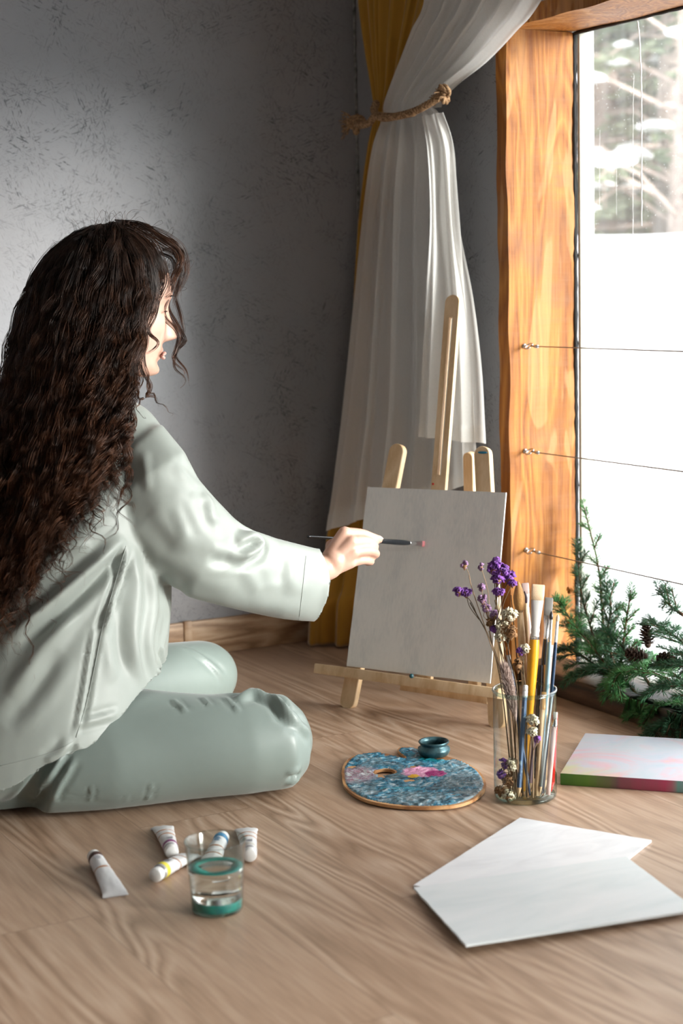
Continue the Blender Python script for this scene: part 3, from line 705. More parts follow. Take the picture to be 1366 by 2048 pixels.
# palette
zt = .0075
outl = [(683, 1545), (689, 1572), (718, 1594), (762, 1607), (827, 1614), (900, 1612), (944, 1600), (969, 1580), (971, 1562), (957, 1541), (932, 1525), (900, 1514), (868, 1506), (845, 1500), (825, 1494), (803, 1494), (795, 1500), (804, 1508), (811, 1513), (803, 1516), (778, 1508), (740, 1505), (706, 1512), (688, 1528)]
O3 = spl(np.array([fl(x, y, zt) for x, y in outl+outl[:1]]), 5)[:-1]
hc = fl(770, 1544, zt); ho = [hc+np.array([.0175*math.cos(t), .0175*math.sin(t), 0]) for t in np.linspace(0, 2*PI, 28, endpoint=False)]
def plate(outer, inner, th):
    bm = bmesh.new(); T = []
    for d in (0, th):
        es_ = []; vv = []
        for q in (outer, inner):
            vs = [bm.verts.new((p[0], p[1], p[2]-d)) for p in q]; vv.append(vs); es_ += [bm.edges.new((vs[i], vs[(i+1) % len(vs)])) for i in range(len(vs))]
        bmesh.ops.triangle_fill(bm, use_beauty=True, edges=es_); T.append(vv)
    for k in (0, 1):
        A, B = T[0][k], T[1][k]
        for i in range(len(A)): bm.faces.new((A[i], A[(i+1) % len(A)], B[(i+1) % len(A)], B[i]))
    bmesh.ops.recalc_face_normals(bm, faces=bm.faces); return bm_out(bm)
pc = np.array(O3).mean(0); pc[2] = 0
pal = thing('paint_palette', pc, 'kidney shaped wooden palette crusted with blue and pink oil paint', 'palette')
obj('board', plate(O3, ho, .005), wood('palette_ply', (.30, .13, .05), (.50, .25, .10), (.62, .36, .17), (9, 3, 9), 6, .5, .1), pal, ang=35)
def inside(p, poly):
    x, y = p; c = False; n = len(poly)
    for i in range(n):
        x0, y0 = poly[i][:2]; x1, y1 = poly[i-1][:2]
        if (y0 > y) != (y1 > y) and x < (x1-x0)*(y-y0)/(y1-y0)+x0: c = not c
    return c
x0, y0 = O3[:, 0].min(), O3[:, 1].min(); x1, y1 = O3[:, 0].max(), O3[:, 1].max(); st = .0022
nx, ny = int((x1-x0)/st)+1, int((y1-y0)/st)+1; idx = {}; V = []; Fc = []
shr = pc+(O3-pc)*.975; cupc = fl(868, 1512, zt)
ok = np.zeros((nx+1, ny+1), bool)
for i in range(nx+1):
    for j in range(ny+1):
        p = (x0+i*st, y0+j*st); ok[i, j] = inside(p, shr) and math.hypot(p[0]-hc[0], p[1]-hc[1]) > .0195 and noise.noise(Vector((p[0]*40, p[1]*40, 3)))+(.25 if math.hypot(p[0]-cupc[0]-.02, p[1]-cupc[1]+.012) > .028 else -1) > -.33
for i in range(nx+1):
    for j in range(ny+1):
        if ok[i, j]:
            x, y = x0+i*st, y0+j*st; edge = not ok[max(0, i-1):i+2, max(0, j-1):j+2].all()
            h = abs(noise.noise(Vector((x*55, y*90, 1))))*.0035+abs(noise.noise(Vector((x*160, y*240, 1))))*.0016
            idx[i, j] = len(V); V.append((x, y, zt+(.00005 if edge else .0006+h)))
for (i, j), a in idx.items():
    if (i+1, j) in idx and (i+1, j+1) in idx and (i, j+1) in idx: Fc.append((a, idx[i+1, j], idx[i+1, j+1], idx[i, j+1]))
obj('paint_crust', (V, Fc), m_palette(), pal)
teal_m = plain('teal_spattered_metal', (.045, .10, .115), .35, .55, .7, 60, bmp=.6)
cup = obj('dipper_cup', lathe([(.021, 0), (.0255, .003), (.029, .010), (.0285, .015), (.024, .0185), (.0235, .021), (.0265, .0235), (.0275, .026), (.0265, .0275), (.0235, .0265), (.0215, .021), (.024, .014), (.022, .006), (.001, .004)], 40, (cupc[0], cupc[1], zt+.0008)), teal_m)
tag(cup, 'small round dark teal metal dipper cup clipped on the palette rim', 'cup')

# ------------------------------------------------------------------ the person
skin = m_skin(); hair_m = m_hair()
blouse_m = m_cloth('sage_satin', (.30, .33, .305), .46, .25); trouser_m = m_cloth('grey_green_satin', (.205, .25, .232), .40, .25)
per = thing('person', (.86, 2.72, 0), 'woman with long dark curly hair kneeling on the floor in sage green pyjamas, painting', 'person')
A_ = np.array
NSH, FSH = at(298, 898, 2.83), A_((.965, 2.935, .575))
ELB, WR = at(452, 1128, 2.86), at(652, 1136, 3.02)
# --- trousers: two folded legs and the seat
def R3(c, a, b): return (A_(c), A_(a), A_(b))
seat = loft([R3((.68, 2.70, .055), (0, 0, .04), (.02, .12, 0)), R3((.72, 2.70, .09), (0, 0, .085), (.02, .19, 0)), R3((.80, 2.70, .11), (0, 0, .108), (.02, .215, 0)), R3((.88, 2.71, .12), (0, 0, .118), (.02, .205, 0)), R3((.96, 2.73, .11), (0, 0, .09), (.02, .18, 0))], 40)
def leg(hip, mid, knee, back, foot, r0=.098, r1=.092):
    th = limb([hip, mid, knee], [.10, r0, r1*.88], 28)
    kn = A_(knee); sh = limb([kn+A_((0, 0, -.035)), (kn*.5+A_(back)*.5)*A_((1, 1, 0))+A_((0, 0, .058)), back, foot], [.058, .06, .052, .045], 24)
    return [th, sh]
KN = A_((1.182, 2.467, .084)); KF = A_((1.285, 2.985, .082))
legs = leg((.88, 2.59, .10), (1.05, 2.515, .092), KN, (.86, 2.58, .05), (.74, 2.61, .045), .082, .082)+leg((.88, 2.82, .10), (1.08, 2.91, .095), KF, (.92, 2.86, .05), (.78, 2.84, .045), .082, .08)
# loose cloth hanging off both sides of the near knee
kc_ = loft([R3((.80, 2.565, .075), (0, .08, .01), (0, -.01, .075)), R3((.90, 2.535, .082), (0, .092, .01), (0, -.01, .084)), R3((1.03, 2.505, .085), (.0, .094, 0), (0, 0, .086)), R3((1.13, 2.48, .084), (.01, .09, 0), (0, 0, .086)), R3((1.21, 2.46, .082), (.02, .076, 0), (0, 0, .080)), R3((1.240, 2.455, .08), (.01, .045, 0), (0, 0, .05))], 36)
V, Fc = remesh([seat, kc_]+legs, .0055, 9, .6)
V[:, 2] = np.where(V[:, 2] < .012, .004+.008*np.clip((V[:, 2]+.03)/.042, 0, 1)**2, V[:, 2])
TF = [([(470, 1400), (505, 1390), (545, 1400), (575, 1425), (600, 1440)], .009, .012), ([(520, 1388), (548, 1412), (562, 1440)], .006, -.004), ([(585, 1560), (568, 1585), (545, 1600), (480, 1612)], .008, .010), ([(600, 1545), (575, 1560), (560, 1590)], .007, -.010),
      ([(130, 1500), (100, 1550), (60, 1605)], .006, .009), ([(150, 1520), (118, 1570), (105, 1600)], .005, .007), ([(110, 1510), (70, 1560), (30, 1600)], .008, -.008), ([(345, 1398), (372, 1425)], .004, .004), ([(405, 1395), (420, 1412)], .003, .003), ([(450, 1395), (478, 1424)], .004, .004),
      ([(303, 1568), (294, 1600)], .003, .004), ([(372, 1570), (361, 1602)], .003, .004), ([(256, 1588), (252, 1604)], .0025, .003), ([(185, 1570), (181, 1602)], .0025, .004), ([(115, 1590), (250, 1606), (440, 1608)], .0022, .0018), ([(620, 1470), (600, 1450), (570, 1440)], .008, .006),
      ([(365, 1293), (410, 1320), (450, 1360)], .006, .004)]
V = fold(V, Fc, TF)
for i in range(len(V)):
    p = Vector(V[i]*A_((7, 9, 12))); V[i] += .0035*noise.noise(p)*A_((.5, .5, .6))
V[:, 2] = np.maximum(V[:, 2], .003)
trou = obj('trousers', (V, Fc), trouser_m, per)

# --- blouse
TR = [R3((.845, 2.69, .045), (.215, 0, -.0), (.02, .235, 0)), R3((.862, 2.695, .13), (.215, 0, 0), (.02, .228, 0)), R3((.882, 2.70, .21), (.205, 0, .01), (.02, .212, 0)), R3((.905, 2.705, .29), (.196, 0, .01), (.02, .20, 0)), R3((.928, 2.715, .37), (.182, 0, .01), (.02, .19, 0)), R3((.948, 2.73, .45), (.155, 0, .02), (.02, .185, 0)),
      R3((.975, 2.75, .52), (.13, 0, .02), (.03, .185, 0)), R3((.995, 2.77, .58), (.10, -.01, .02), (.035, .165, 0)), R3((1.005, 2.782, .622), (.072, -.01, .02), (.03, .115, 0)), R3((1.015, 2.79, .648), (.05, 0, .02), (.02, .07, 0))]
torso = loft(TR, 56)
SP = 1/1180.
def sl(x, y, dep, hw, hd, ang):
    """sleeve ring: half width in the picture's plane, half depth, tilt of the limb there"""
    c = at(x, y, dep); a = math.radians(ang); t = CR*math.cos(a)+CD*math.sin(a); n = -CR*math.sin(a)+CD*math.cos(a)
    return (c, n*hw, _f*hd)
slv = loft([sl(225, 900, 2.86, .060, .045, 40), sl(262, 912, 2.83, .076, .06, 45), sl(294, 962, 2.80, .080, .066, 52), sl(322, 1024, 2.80, .084, .066, 48), sl(372, 1076, 2.81, .082, .062, 38), sl(422, 1116, 2.83, .077, .058, 30), sl(480, 1138, 2.87, .070, .056, 22), sl(530, 1152, 2.91, .069, .056, 15), sl(580, 1162, 2.95, .069, .055, 10), sl(620, 1169, 2.985, .067, .054, 8), sl(646, 1172, 3.01, .066, .052, 8), sl(690, 1178, 3.03, .066, .050, 8)], 44)
shN = limb([A_((1.0, 2.765, .592)), NSH*.5+A_((1.0, 2.765, .6))*.5+A_((0, 0, .004)), NSH+A_((-.012, .02, -.014))], [.068, .066, .062], 24)
farS = loft([(FSH, A_((.06, 0, 0)), A_((0, .02, .06))), (FSH+A_((.03, .035, -.05)), A_((.062, 0, .01)), A_((0, .045, .04))), (A_((.95, 3.01, .42)), A_((.055, 0, .02)), A_((0, .05, .02))), (A_((.94, 3.02, .34)), A_((.05, 0, .04)), A_((0, .05, .01))), (A_((.98, 2.98, .28)), A_((.03, .02, .04)), A_((0, .05, .01))), (A_((1.01, 2.92, .24)), A_((.035, .03, .02)), A_((0, .01, .04)))], 30)
shF = limb([A_((1.0, 2.80, .585)), FSH], [.062, .056], 20)
V, Fc = remesh([torso, slv, shN, shF, farS], .0048, 6, .55)
BF = [ # sleeve
      ([(350, 872), (362, 900), (368, 930)], .006, .002), ([(403, 985), (418, 1002), (425, 1030), (440, 1045)], .007, .008), ([(390, 1000), (405, 1030), (400, 1060)], .010, -.001), ([(470, 1085), (498, 1074), (515, 1090), (490, 1108), (455, 1115)], .010, .017), ([(415, 1118), (455, 1122), (492, 1102)], .007, -.010),
      ([(440, 1050), (462, 1070), (452, 1095)], .008, -.003), ([(545, 1100), (560, 1130), (552, 1170)], .012, -.007), ([(590, 1110), (583, 1150), (592, 1190)], .010, .004), ([(300, 1020), (345, 1068), (400, 1100)], .010, .004), ([(330, 1100), (400, 1150), (470, 1180)], .012, .004), ([(345, 1010), (365, 1050), (372, 1080)], .006, .0035),
      ([(290, 900), (292, 950), (296, 985)], .005, .0035), ([(250, 880), (290, 930), (320, 1000)], .012, .004), ([(480, 1125), (505, 1160), (520, 1185)], .008, .004), ([(350, 930), (380, 960), (395, 975)], .007, .004), ([(500, 1205), (560, 1215), (610, 1222)], .010, .004), ([(270, 1010), (320, 1060), (350, 1120)], .012, -.005),
      # trunk: drags from the armpit towards the back and the hem
      ([(250, 1075), (190, 1130), (100, 1210), (0, 1290)], .011, .013), ([(245, 1095), (200, 1150), (130, 1220), (40, 1300)], .010, -.009), ([(258, 1090), (238, 1150), (222, 1200), (205, 1270)], .006, .009), ([(243, 1100), (232, 1150), (214, 1210), (196, 1260)], .005, -.009), ([(190, 1250), (180, 1310), (165, 1400), (150, 1470)], .0035, .0045),
      ([(200, 1255), (190, 1320), (176, 1400), (162, 1460)], .004, -.003), ([(262, 1090), (275, 1180), (268, 1280), (285, 1370)], .012, .007), ([(300, 1120), (310, 1200), (300, 1290), (318, 1370)], .011, .005), ([(240, 1160), (238, 1260), (250, 1360)], .012, -.006), ([(320, 1300), (330, 1340), (338, 1385)], .006, -.007), ([(312, 1335), (322, 1365), (345, 1390)], .005, .006),
      ([(150, 1220), (90, 1300), (20, 1390)], .014, .006), ([(120, 1300), (70, 1380), (10, 1450)], .014, -.005), ([(150, 1450), (190, 1440), (240, 1425)], .006, .004), ([(140, 1480), (115, 1510), (90, 1525)], .007, .006), ([(150, 1490), (145, 1500), (110, 1540)], .004, -.004), ([(60, 1150), (120, 1100), (180, 1080)], .015, .006), ([(345, 1150), (335, 1230), (325, 1300)], .010, .004)]
BF = [(p, w*(1.35 if i < 17 and i != 3 else 1), h*(.5 if i < 17 and i != 3 else 1)) for i, (p, w, h) in enumerate(BF)]
V = fold(V, Fc, BF)
for i in range(len(V)):
    p = V[i]; V[i] = p+.004*noise.noise(Vector(p*A_((9, 9, 6))+3))*A_((1, 1, .3))
# cut the cuffs, the neck and the hem
HEM = [A_(x) for x in (fl(345, 1400, .19), fl(150, 1498, .12), fl(0, 1570, .06))]
hn = A_((-.16, -.12, 1.0)); hn = A_((-.34, -.02, 1.0)); hp = at(150, 1500, 2.70)
cufc, cufd = at(650, 1178, 3.01), (CR*math.cos(.05)+CD*math.sin(.05))
cufd = cufd-CD*.22; cufd /= np.linalg.norm(cufd)
cen = A_([V[list(f)].mean(0) for f in Fc])
def hemz(p): return .205+(p[:, 0]-1.04)*.40+.010*np.sin(p[:, 1]*30)+.006*np.sin(p[:, 0]*41)
kill = (((cen-cufc)@cufd > .016-5.5*((cen-cufc)@CD+.028)**2) & (np.linalg.norm(cen-cufc, axis=1) < .12)) | ((cen[:, 2] < hemz(cen)) & (cen[:, 2] < .26) & (cen[:, 0] < 1.12)) | ((cen[:, 0]-1.30 > 0) & (cen[:, 1] > 2.8)) | (cen[:, 2] > .660)
Fc = [f for f, k in zip(Fc, kill) if not k]
bl_ = obj('blouse', (V, Fc), blouse_m, per)
bm = bmesh.new(); bm.from_mesh(bl_.data); bmesh.ops.delete(bm, geom=[v for v in bm.verts if not v.link_faces], context='VERTS')
for _ in range(14): bmesh.ops.smooth_vert(bm, verts=[v for v in bm.verts if v.is_boundary], factor=.5, use_axis_x=True, use_axis_y=True, use_axis_z=True)
bm.to_mesh(bl_.data); bm.free()
s_ = bl_.modifiers.new('s', 'SOLIDIFY'); s_.thickness = .0016; s_.offset = -1
BV = [Vector(v.co)+Vector(per.location) for v in bl_.data.vertices]; BB = BVHTree.FromPolygons(BV, [tuple(p.vertices) for p in bl_.data.polygons])
def stitch(px_, r=.0006, off=.0004):
    P = []
    for x, y in spl(A_([(*q, 0) for q in px_], dtype=float), 8)[:, :2]:
        h_ = BB.ray_cast(Vector(CAM), Vector(ray(x, y)).normalized())
        if h_[0] is not None: P.append(np.array(h_[0])-_f*off)
    return tube(P, r, 5) if len(P) > 3 else None
sts = [s for s in (stitch([(252, 1092), (226, 1180), (205, 1255), (190, 1330), (172, 1410), (152, 1475)]), stitch([(612, 1112), (606, 1170), (598, 1240)]), stitch([(0, 1532), (50, 1520), (110, 1502), (148, 1482)])) if s is not None]
if sts: [obj('seam', s, blouse_m, bl_) for s in sts]

# --- body: one continuous skin surface
HD = at(232, 612, 2.965)                      # middle of the head
gz = A_((.92, -.17, -.17)); gz /= np.linalg.norm(gz)
lat = np.cross(gz, (0, 0, 1)); lat /= np.linalg.norm(lat); upv = np.cross(lat, gz)      # lat = her right
def hp_(g, b, u): return HD+gz*g+lat*b+upv*u
def head():
    nr, na = 96, 110; V = []
    # level u, back g, front g, half width
    T = spl(A_([(-.118, -.030, .066, .022, 0), (-.110, -.045, .084, .036, 0), (-.098, -.055, .090, .046, 0), (-.080, -.066, .088, .054, 0), (-.055, -.080, .091, .062, 0), (-.030, -.090, .093, .068, 0), (0, -.098, .090, .072, 0), (.03, -.100, .094, .074, 0), (.06, -.094, .090, .072, 0), (.085, -.080, .074, .062, 0), (.105, -.055, .046, .042, 0), (.116, -.02, .012, .014, 0)]), 9)
    an = np.linspace(0, 2*PI, na, endpoint=False); rows = []
    for u, b, f, w, _ in T:
        c = (b+f)/2; h = (f-b)/2; g = c+h*np.cos(an); s = w*np.sign(np.sin(an))*np.abs(np.sin(an))**.86
        s = s*np.where(np.cos(an) > 0, 1-.16*np.cos(an)**2, 1)
        for gg, ss, a in zip(g, s, an):
            fr_ = max(0, math.cos(a))**2
            def gs(x0, u0, sx, su): return math.exp(-((ss-x0)/sx)**2-((u-u0)/su)**2)
            gg += 0
            nose = max(0, 1-abs(ss)/(.0085+.010*min(1, max(0, (.012-u)/.05)))) if -.052 < u < .026 else 0
            prof = np.interp(u, [-.052, -.046, -.040, -.030, -.010, .012, .026], [0, .015, .029, .025, .013, .003, 0])
            gg += fr_*prof*nose**.7
            gg += fr_*(.0065*gs(0, -.066, .018, .0055)+.006*gs(0, -.079, .016, .0050)-.0028*gs(0, -.0725, .022, .0024)-.004*gs(0, -.089, .02, .006)+.005*gs(0, -.106, .018, .010)+.0035*gs(0, .035, .045, .008)-.0105*gs(.030, .012, .016, .011)-.0105*gs(-.030, .012, .016, .011)+.0055*gs(.030, .010, .012, .008)+.0055*gs(-.030, .010, .012, .008)+.004*gs(.038, -.02, .02, .018)+.004*gs(-.038, -.02, .02, .018))
            gg += fr_*.003*(gs(.013, -.043, .006, .006)+gs(-.013, -.043, .006, .006))
            V.append(hp_(gg, ss, u))
    k = len(T); V = A_(V); Fc = [(i*na+j, i*na+(j+1) % na, (i+1)*na+(j+1) % na, (i+1)*na+j) for i in range(k-1) for j in range(na)]
    return V, Fc+[tuple(range(na-1, -1, -1)), tuple((k-1)*na+j for j in range(na))]
def ear(sg):
    P = [hp_(-.008+.016*math.cos(t)-.01*math.sin(t), sg*(.073+.004*math.cos(t)), -.018+.030*math.sin(t)) for t in np.linspace(-.4*PI, 1.2*PI, 16)]
    return tube(P, np.r_[.004, np.full(14, .0045), .003], 8)
neck = limb([A_((1.0, 2.785, .60)), A_((1.02, 2.79, .66)), hp_(-.03, 0, -.075)], [.056, .052, .050], 24)
# hand joints (right hand, seen from its back, fingers to the right)
wr = WR; P_ = at
mcp = [P_(689, 1066, 3.030), P_(703, 1084, 3.022), P_(706, 1104, 3.024), P_(700, 1124, 3.032)]
fing = [[mcp[0], P_(722, 1068, 3.052), P_(744, 1075, 3.072), P_(758, 1079, 3.086)],
        [mcp[1], P_(733, 1083, 3.045), P_(748, 1092, 3.070), P_(744, 1097, 3.094)],
        [mcp[2], P_(735, 1101, 3.042), P_(751, 1107, 3.064), P_(745, 1111, 3.088)],
        [mcp[3], P_(726, 1120, 3.046), P_(741, 1123, 3.066), P_(735, 1125, 3.086)]]
fr_r = [[.0112, .0098, .0088, .0074], [.0115, .0100, .0090, .0076], [.0112, .0096, .0086, .0074], [.0105, .0086, .0076, .0066]]
hand = [limb(f, r, 16, 6) for f, r in zip(fing, fr_r)]
hand += [limb([wr, wr*.5+q*.5+_f*.002, q], [.021, .0165, .0125], 18, 6) for q in mcp]
hand.append(limb([wr+_f*.012, P_(668, 1115, 3.045), P_(690, 1095, 3.05)], [.018, .018, .012], 16, 6))
thumb = [P_(665, 1092, 3.05), P_(688, 1083, 3.075), P_(712, 1083, 3.095), P_(733, 1088, 3.103)]
hand.append(limb(thumb, [.0135, .0118, .0105, .0085], 16, 6))
fore = limb([ELB, ELB*.4+WR*.6+CD*.008, WR, (WR*.7+mcp[1]*.3)], [.034, .029, .0235, .022], 24)
uarm = limb([NSH+A_((-.01, .035, -.03)), NSH*.5+ELB*.5, ELB], [.036, .036, .034], 20)
fEL = A_((.93, 3.02, .33)); fWR = A_((1.02, 2.90, .225))
farm = [limb([FSH+A_((0, -.03, -.03)), fEL], [.034, .034], 20), limb([fEL, fWR], [.034, .023], 18), limb([fWR, fWR+A_((.028, -.03, -.018)), fWR+A_((.055, -.05, -.04))], [.024, .022, .014], 16)]
farm += [limb([fWR+A_((.035, -.065+.018*k, -.03)), fWR+A_((.065, -.075+.019*k, -.045)), fWR+A_((.085, -.080+.019*k, -.066+.003*k))], [.0095, .0085, .0072], 12, 5) for k in range(4)]
farm.append(limb([fWR+A_((.02, -.03, -.02)), fWR+A_((.05, -.055, -.035)), fWR+A_((.07, -.06, -.055))], [.012, .010, .008], 12, 5))
tors = loft([R3((.83, 2.71, .09), (.11, 0, 0), (0, .15, 0)), R3((.86, 2.715, .2), (.11, 0, 0), (0, .15, 0)), R3((.90, 2.725, .34), (.095, 0, 0), (0, .125, 0)), R3((.95, 2.745, .47), (.09, 0, 0), (0, .135, 0)), R3((.985, 2.77, .54), (.07, 0, 0), (0, .125, 0)), R3((1.0, 2.78, .61), (.045, 0, 0), (0, .07, 0))], 30)
lg = [limb([(.90, 2.62, .10), (1.18, 2.475, .085)], [.068, .05], 20), limb([(1.18, 2.475, .065), (.88, 2.59, .05), (.74, 2.63, .04)], [.045, .042, .03], 18), limb([(.90, 2.82, .10), (1.26, 2.975, .082)], [.068, .05], 20), limb([(1.26, 2.97, .06), (.92, 2.86, .05), (.80, 2.84, .04)], [.045, .042, .03], 18),
      limb([(.74, 2.63, .034), (.66, 2.66, .030), (.61, 2.67, .026)], [.03, .028, .02], 16), limb([(.80, 2.84, .034), (.71, 2.83, .030), (.66, 2.82, .026)], [.03, .028, .02], 16)]
V, Fc = remesh([head(), ear(1), ear(-1), neck, uarm, fore, tors]+hand+farm+lg, .0026, 3, .5)
body = obj('body', (V, Fc), skin, per)
nail_m = plain('pale_nail', (.80, .62, .56), .22)
nl = []
for f, q in zip(fing[:2], (1, .9)):
    d = (f[3]-f[2]); d /= np.linalg.norm(d); c = f[3]+d*.002-CD*.004-_f*.0045
    x = np.cross(d, -CD-_f*.9); x /= np.linalg.norm(x); n_ = np.cross(x, d); n_ *= -np.sign(n_@(_f+CD))
    nl.append(loft([(c-d*.004+n_*.0012, x*.0046, n_*.0012), (c+n_*.0016, x*.0052, n_*.0013), (c+d*.006+n_*.0010, x*.0046, n_*.0010), (c+d*.0085, x*.0026, n_*.0006)], 14))
obj('fingernail', cat(nl), nail_m, body)
lip = plain('rose_lips', (.66, .36, .31), .35)
obj('lips', cat([limb([hp_(.092, -.020, -.0745), hp_(.0985, 0, -.0700), hp_(.092, .020, -.0745)], [.0015, .0032, .0015], 10), limb([hp_(.091, -.018, -.0755), hp_(.0975, 0, -.0785), hp_(.091, .018, -.0755)], [.0015, .0036, .0015], 10)]), lip, body)
lash = []
for sg in (1, -1):
    P = [hp_(.0865-.006*abs(t), sg*(.030+.014*t), .004-.003*t*t) for t in np.linspace(-1, 1, 9)]; lash.append(tube(P, .0009, 5))
    P = [hp_(.0945-.010*abs(t)**1.6, sg*(.031+.018*t), .030+.003*(1-t*t)) for t in np.linspace(-1, 1, 9)]; lash.append(tube(P, [.0008, .0016, .002, .002, .002, .0018, .0016, .0012, .0008], 6))
[obj(n, s, hair_m, body) for n, s in zip(('eyelash', 'eyebrow', 'eyelash', 'eyebrow'), lash)]

# --- brush in the hand
tip = epl(850, 1088, .004); cpt = P_(745, 1083, 3.092); dr = tip-cpt; dr /= np.linalg.norm(dr)
rear = P_(615, 1073, 3.035)
ax = tip-rear; Lb = np.linalg.norm(ax); ax /= Lb
black = plain('black_lacquer', (.010, .012, .015), .18, coat=0) if False else plain('black_lacquer', (.010, .012, .015), .18)
silver = plain('silver_ferrule', (.72, .73, .74), .22, 1.0)
def brush(name, rear, tip, w, prof, hairlen, ferlen, handle, hairm, ferm, label, group=None, flat=.35, side=None, tipround=False, band=None):
    """prof: (fraction of the handle, radius)"""
    rear = A_(rear, dtype=float); tip = A_(tip, dtype=float); a = tip-rear; L = np.linalg.norm(a); a /= L
    s = np.cross(a, -_f) if side is None else np.asarray(side); s = s-a*(s@a); s /= np.linalg.norm(s); n = np.cross(a, s)
    t = thing(name, rear, label, 'brush', group)
    hl = L-hairlen-ferlen*.85
    pr = spl(A_([(q*hl, r, 0) for q, r in prof]), 5)
    obj('handle', tube([rear+a*p[0] for p in pr], np.maximum(pr[:, 1], .0006), 12), handle, t)
    r1 = prof[-1][1]*1.06; f0 = L-hairlen-ferlen
    fr = [(rear+a*(f0), s*r1, n*r1), (rear+a*(f0+ferlen*.06), s*r1*1.12, n*r1*1.12), (rear+a*(f0+ferlen*.12), s*r1, n*r1), (rear+a*(f0+ferlen*.2), s*r1*1.12, n*r1*1.12), (rear+a*(f0+ferlen*.28), s*r1, n*r1), (rear+a*(f0+ferlen), s*w/2*(1 if not tipround else .9), n*(w/2*flat))]
    obj('ferrule', loft(fr, 20), ferm, t)
    h0 = L-hairlen
    if tipround: hr = [(rear+a*(h0+hairlen*q), s*w/2*k, n*w/2*k) for q, k in ((-.05, .85), (.2, 1.12), (.45, 1.15), (.7, .8), (.9, .4), (1, .08))]
    else: hr = [(rear+a*(h0+hairlen*q), s*w/2*k, n*w/2*flat*k2) for q, k, k2 in ((-.05, .95, .95), (.4, 1.03, .95), (.85, 1.02, .6), (.97, .97, .3), (1, .9, .12))]
    obj('bristles', loft(hr, 24), hairm, t)
    if band:
        for b0, b1, mm in band: obj('band', tube([rear+a*hl*b0, rear+a*hl*b1], np.interp([b0, b1], [p[0] for p in prof], [p[1] for p in prof])*1.04, 12), mm, t)
    return t
hb = plain('pink_paint_bristle', (.60, .20, .22), .6, bmp=.4, scale=400)
clr = plain('pale_bristle', (.66, .62, .58), .55, bmp=.5, scale=500)
bt = brush('paintbrush', rear, tip, .011, [(0, .0022), (.15, .0026), (.55, .0036), (.8, .0052), (.93, .0052), (1, .0036)], .011, .042, black, hb, silver, 'black handled flat paintbrush with pink tip held in the woman\'s hand', None, .35)
# --- hair
def strands(guides, per_, spread, r, curl, wl, seed, n=46):
    """guides: control polylines; each grows per_ strands twisted around it"""
    g = np.random.default_rng(seed); out = []; tips = []
    for G in guides:
        D = spl(A_(G), 12); L = np.r_[0, np.cumsum(np.linalg.norm(np.diff(D, axis=0), axis=1))]
        s = np.linspace(0, L[-1], n); P0 = np.stack([np.interp(s, L, D[:, k]) for k in range(3)], 1); t = s/L[-1]
        T = np.gradient(P0, axis=0); T /= np.linalg.norm(T, axis=1)[:, None]
        u = np.cross(T, A_([.3, .2, .1])); u /= np.linalg.norm(u, axis=1)[:, None]; w = np.cross(T, u)
        ph = g.uniform(0, 2*PI); ph2 = g.uniform(0, 2*PI); W_ = wl*g.uniform(.75, 1.35); am = curl*g.uniform(.6, 1.3)
        for _ in range(per_):
            a = g.uniform(0, 2*PI); d = spread*math.sqrt(g.random()); pj = ph+g.normal(0, .16); aj = am*g.uniform(.85, 1.15); le = g.uniform(.86, 1.0)
            env = .22*np.clip(t/.2, 0, 1)+.95*np.clip((t-.15)/.85, 0, 1)**1.2
            th = 2*PI*s/W_+pj
            P = P0+(u*math.cos(a)+w*math.sin(a))*(d*(.55+.75*np.sin(t*PI))*(1-.5*t)).reshape(-1, 1)
            P = P+(u*np.cos(th)[:, None]+w*np.sin(th+.4)[:, None])*(aj*env)[:, None]+u*(np.sin(s*2*PI/(W_*2.7)+ph2)*am*.6*env)[:, None]
            k = max(8, int(n*le)); P = P[:k]
            out.append((P, r*g.uniform(.7, 1.25), t[:k]))
    return out
def hair_mesh(st):
    V = []; Fq = []; tp = []; o = 0; an = np.linspace(0, 2*PI, 3, endpoint=False)
    for P, r, t in st:
        k = len(P); T = np.gradient(P, axis=0); T /= np.linalg.norm(T, axis=1)[:, None]+1e-9
        u = np.cross(T, A_([.31, .17, .93])); u /= np.linalg.norm(u, axis=1)[:, None]+1e-9; w = np.cross(T, u)
        rr = r*np.clip((1.02-np.linspace(0, 1, k))*5, .25, 1)
        ring = P[:, None, :]+(u[:, None, :]*np.cos(an)[None, :, None]+w[:, None, :]*np.sin(an)[None, :, None])*rr[:, None, None]
        V.append(ring.reshape(-1, 3)); tp.append(np.repeat(t, 3))
        i = np.arange(k-1)[:, None]*3; j = np.arange(3)[None, :]; j2 = (j+1) % 3
        Fq.append(np.stack([o+i+j, o+i+j2, o+i+3+j2, o+i+3+j], 2).reshape(-1, 4)); o += k*3
    V = np.vstack(V).astype(np.float32); Fq = np.vstack(Fq).astype(np.int32); tp = np.concatenate(tp).astype(np.float32)
    me = bpy.data.meshes.new('hair'); me.vertices.add(len(V)); me.vertices.foreach_set('co', V.ravel())
    me.loops.add(Fq.size); me.loops.foreach_set('vertex_index', Fq.ravel()); me.polygons.add(len(Fq))
    me.polygons.foreach_set('loop_start', np.arange(0, Fq.size, 4, dtype=np.int32)); me.polygons.foreach_set('loop_total', np.full(len(Fq), 4, np.int32))
    me.polygons.foreach_set('use_smooth', [True]*len(Fq)); me.update(calc_edges=True)
    a = me.attributes.new('tip', 'FLOAT', 'POINT'); a.data.foreach_set('value', tp); me.materials.append(hair_m); return me
def H(x, y, dep): return at(x, y, dep)
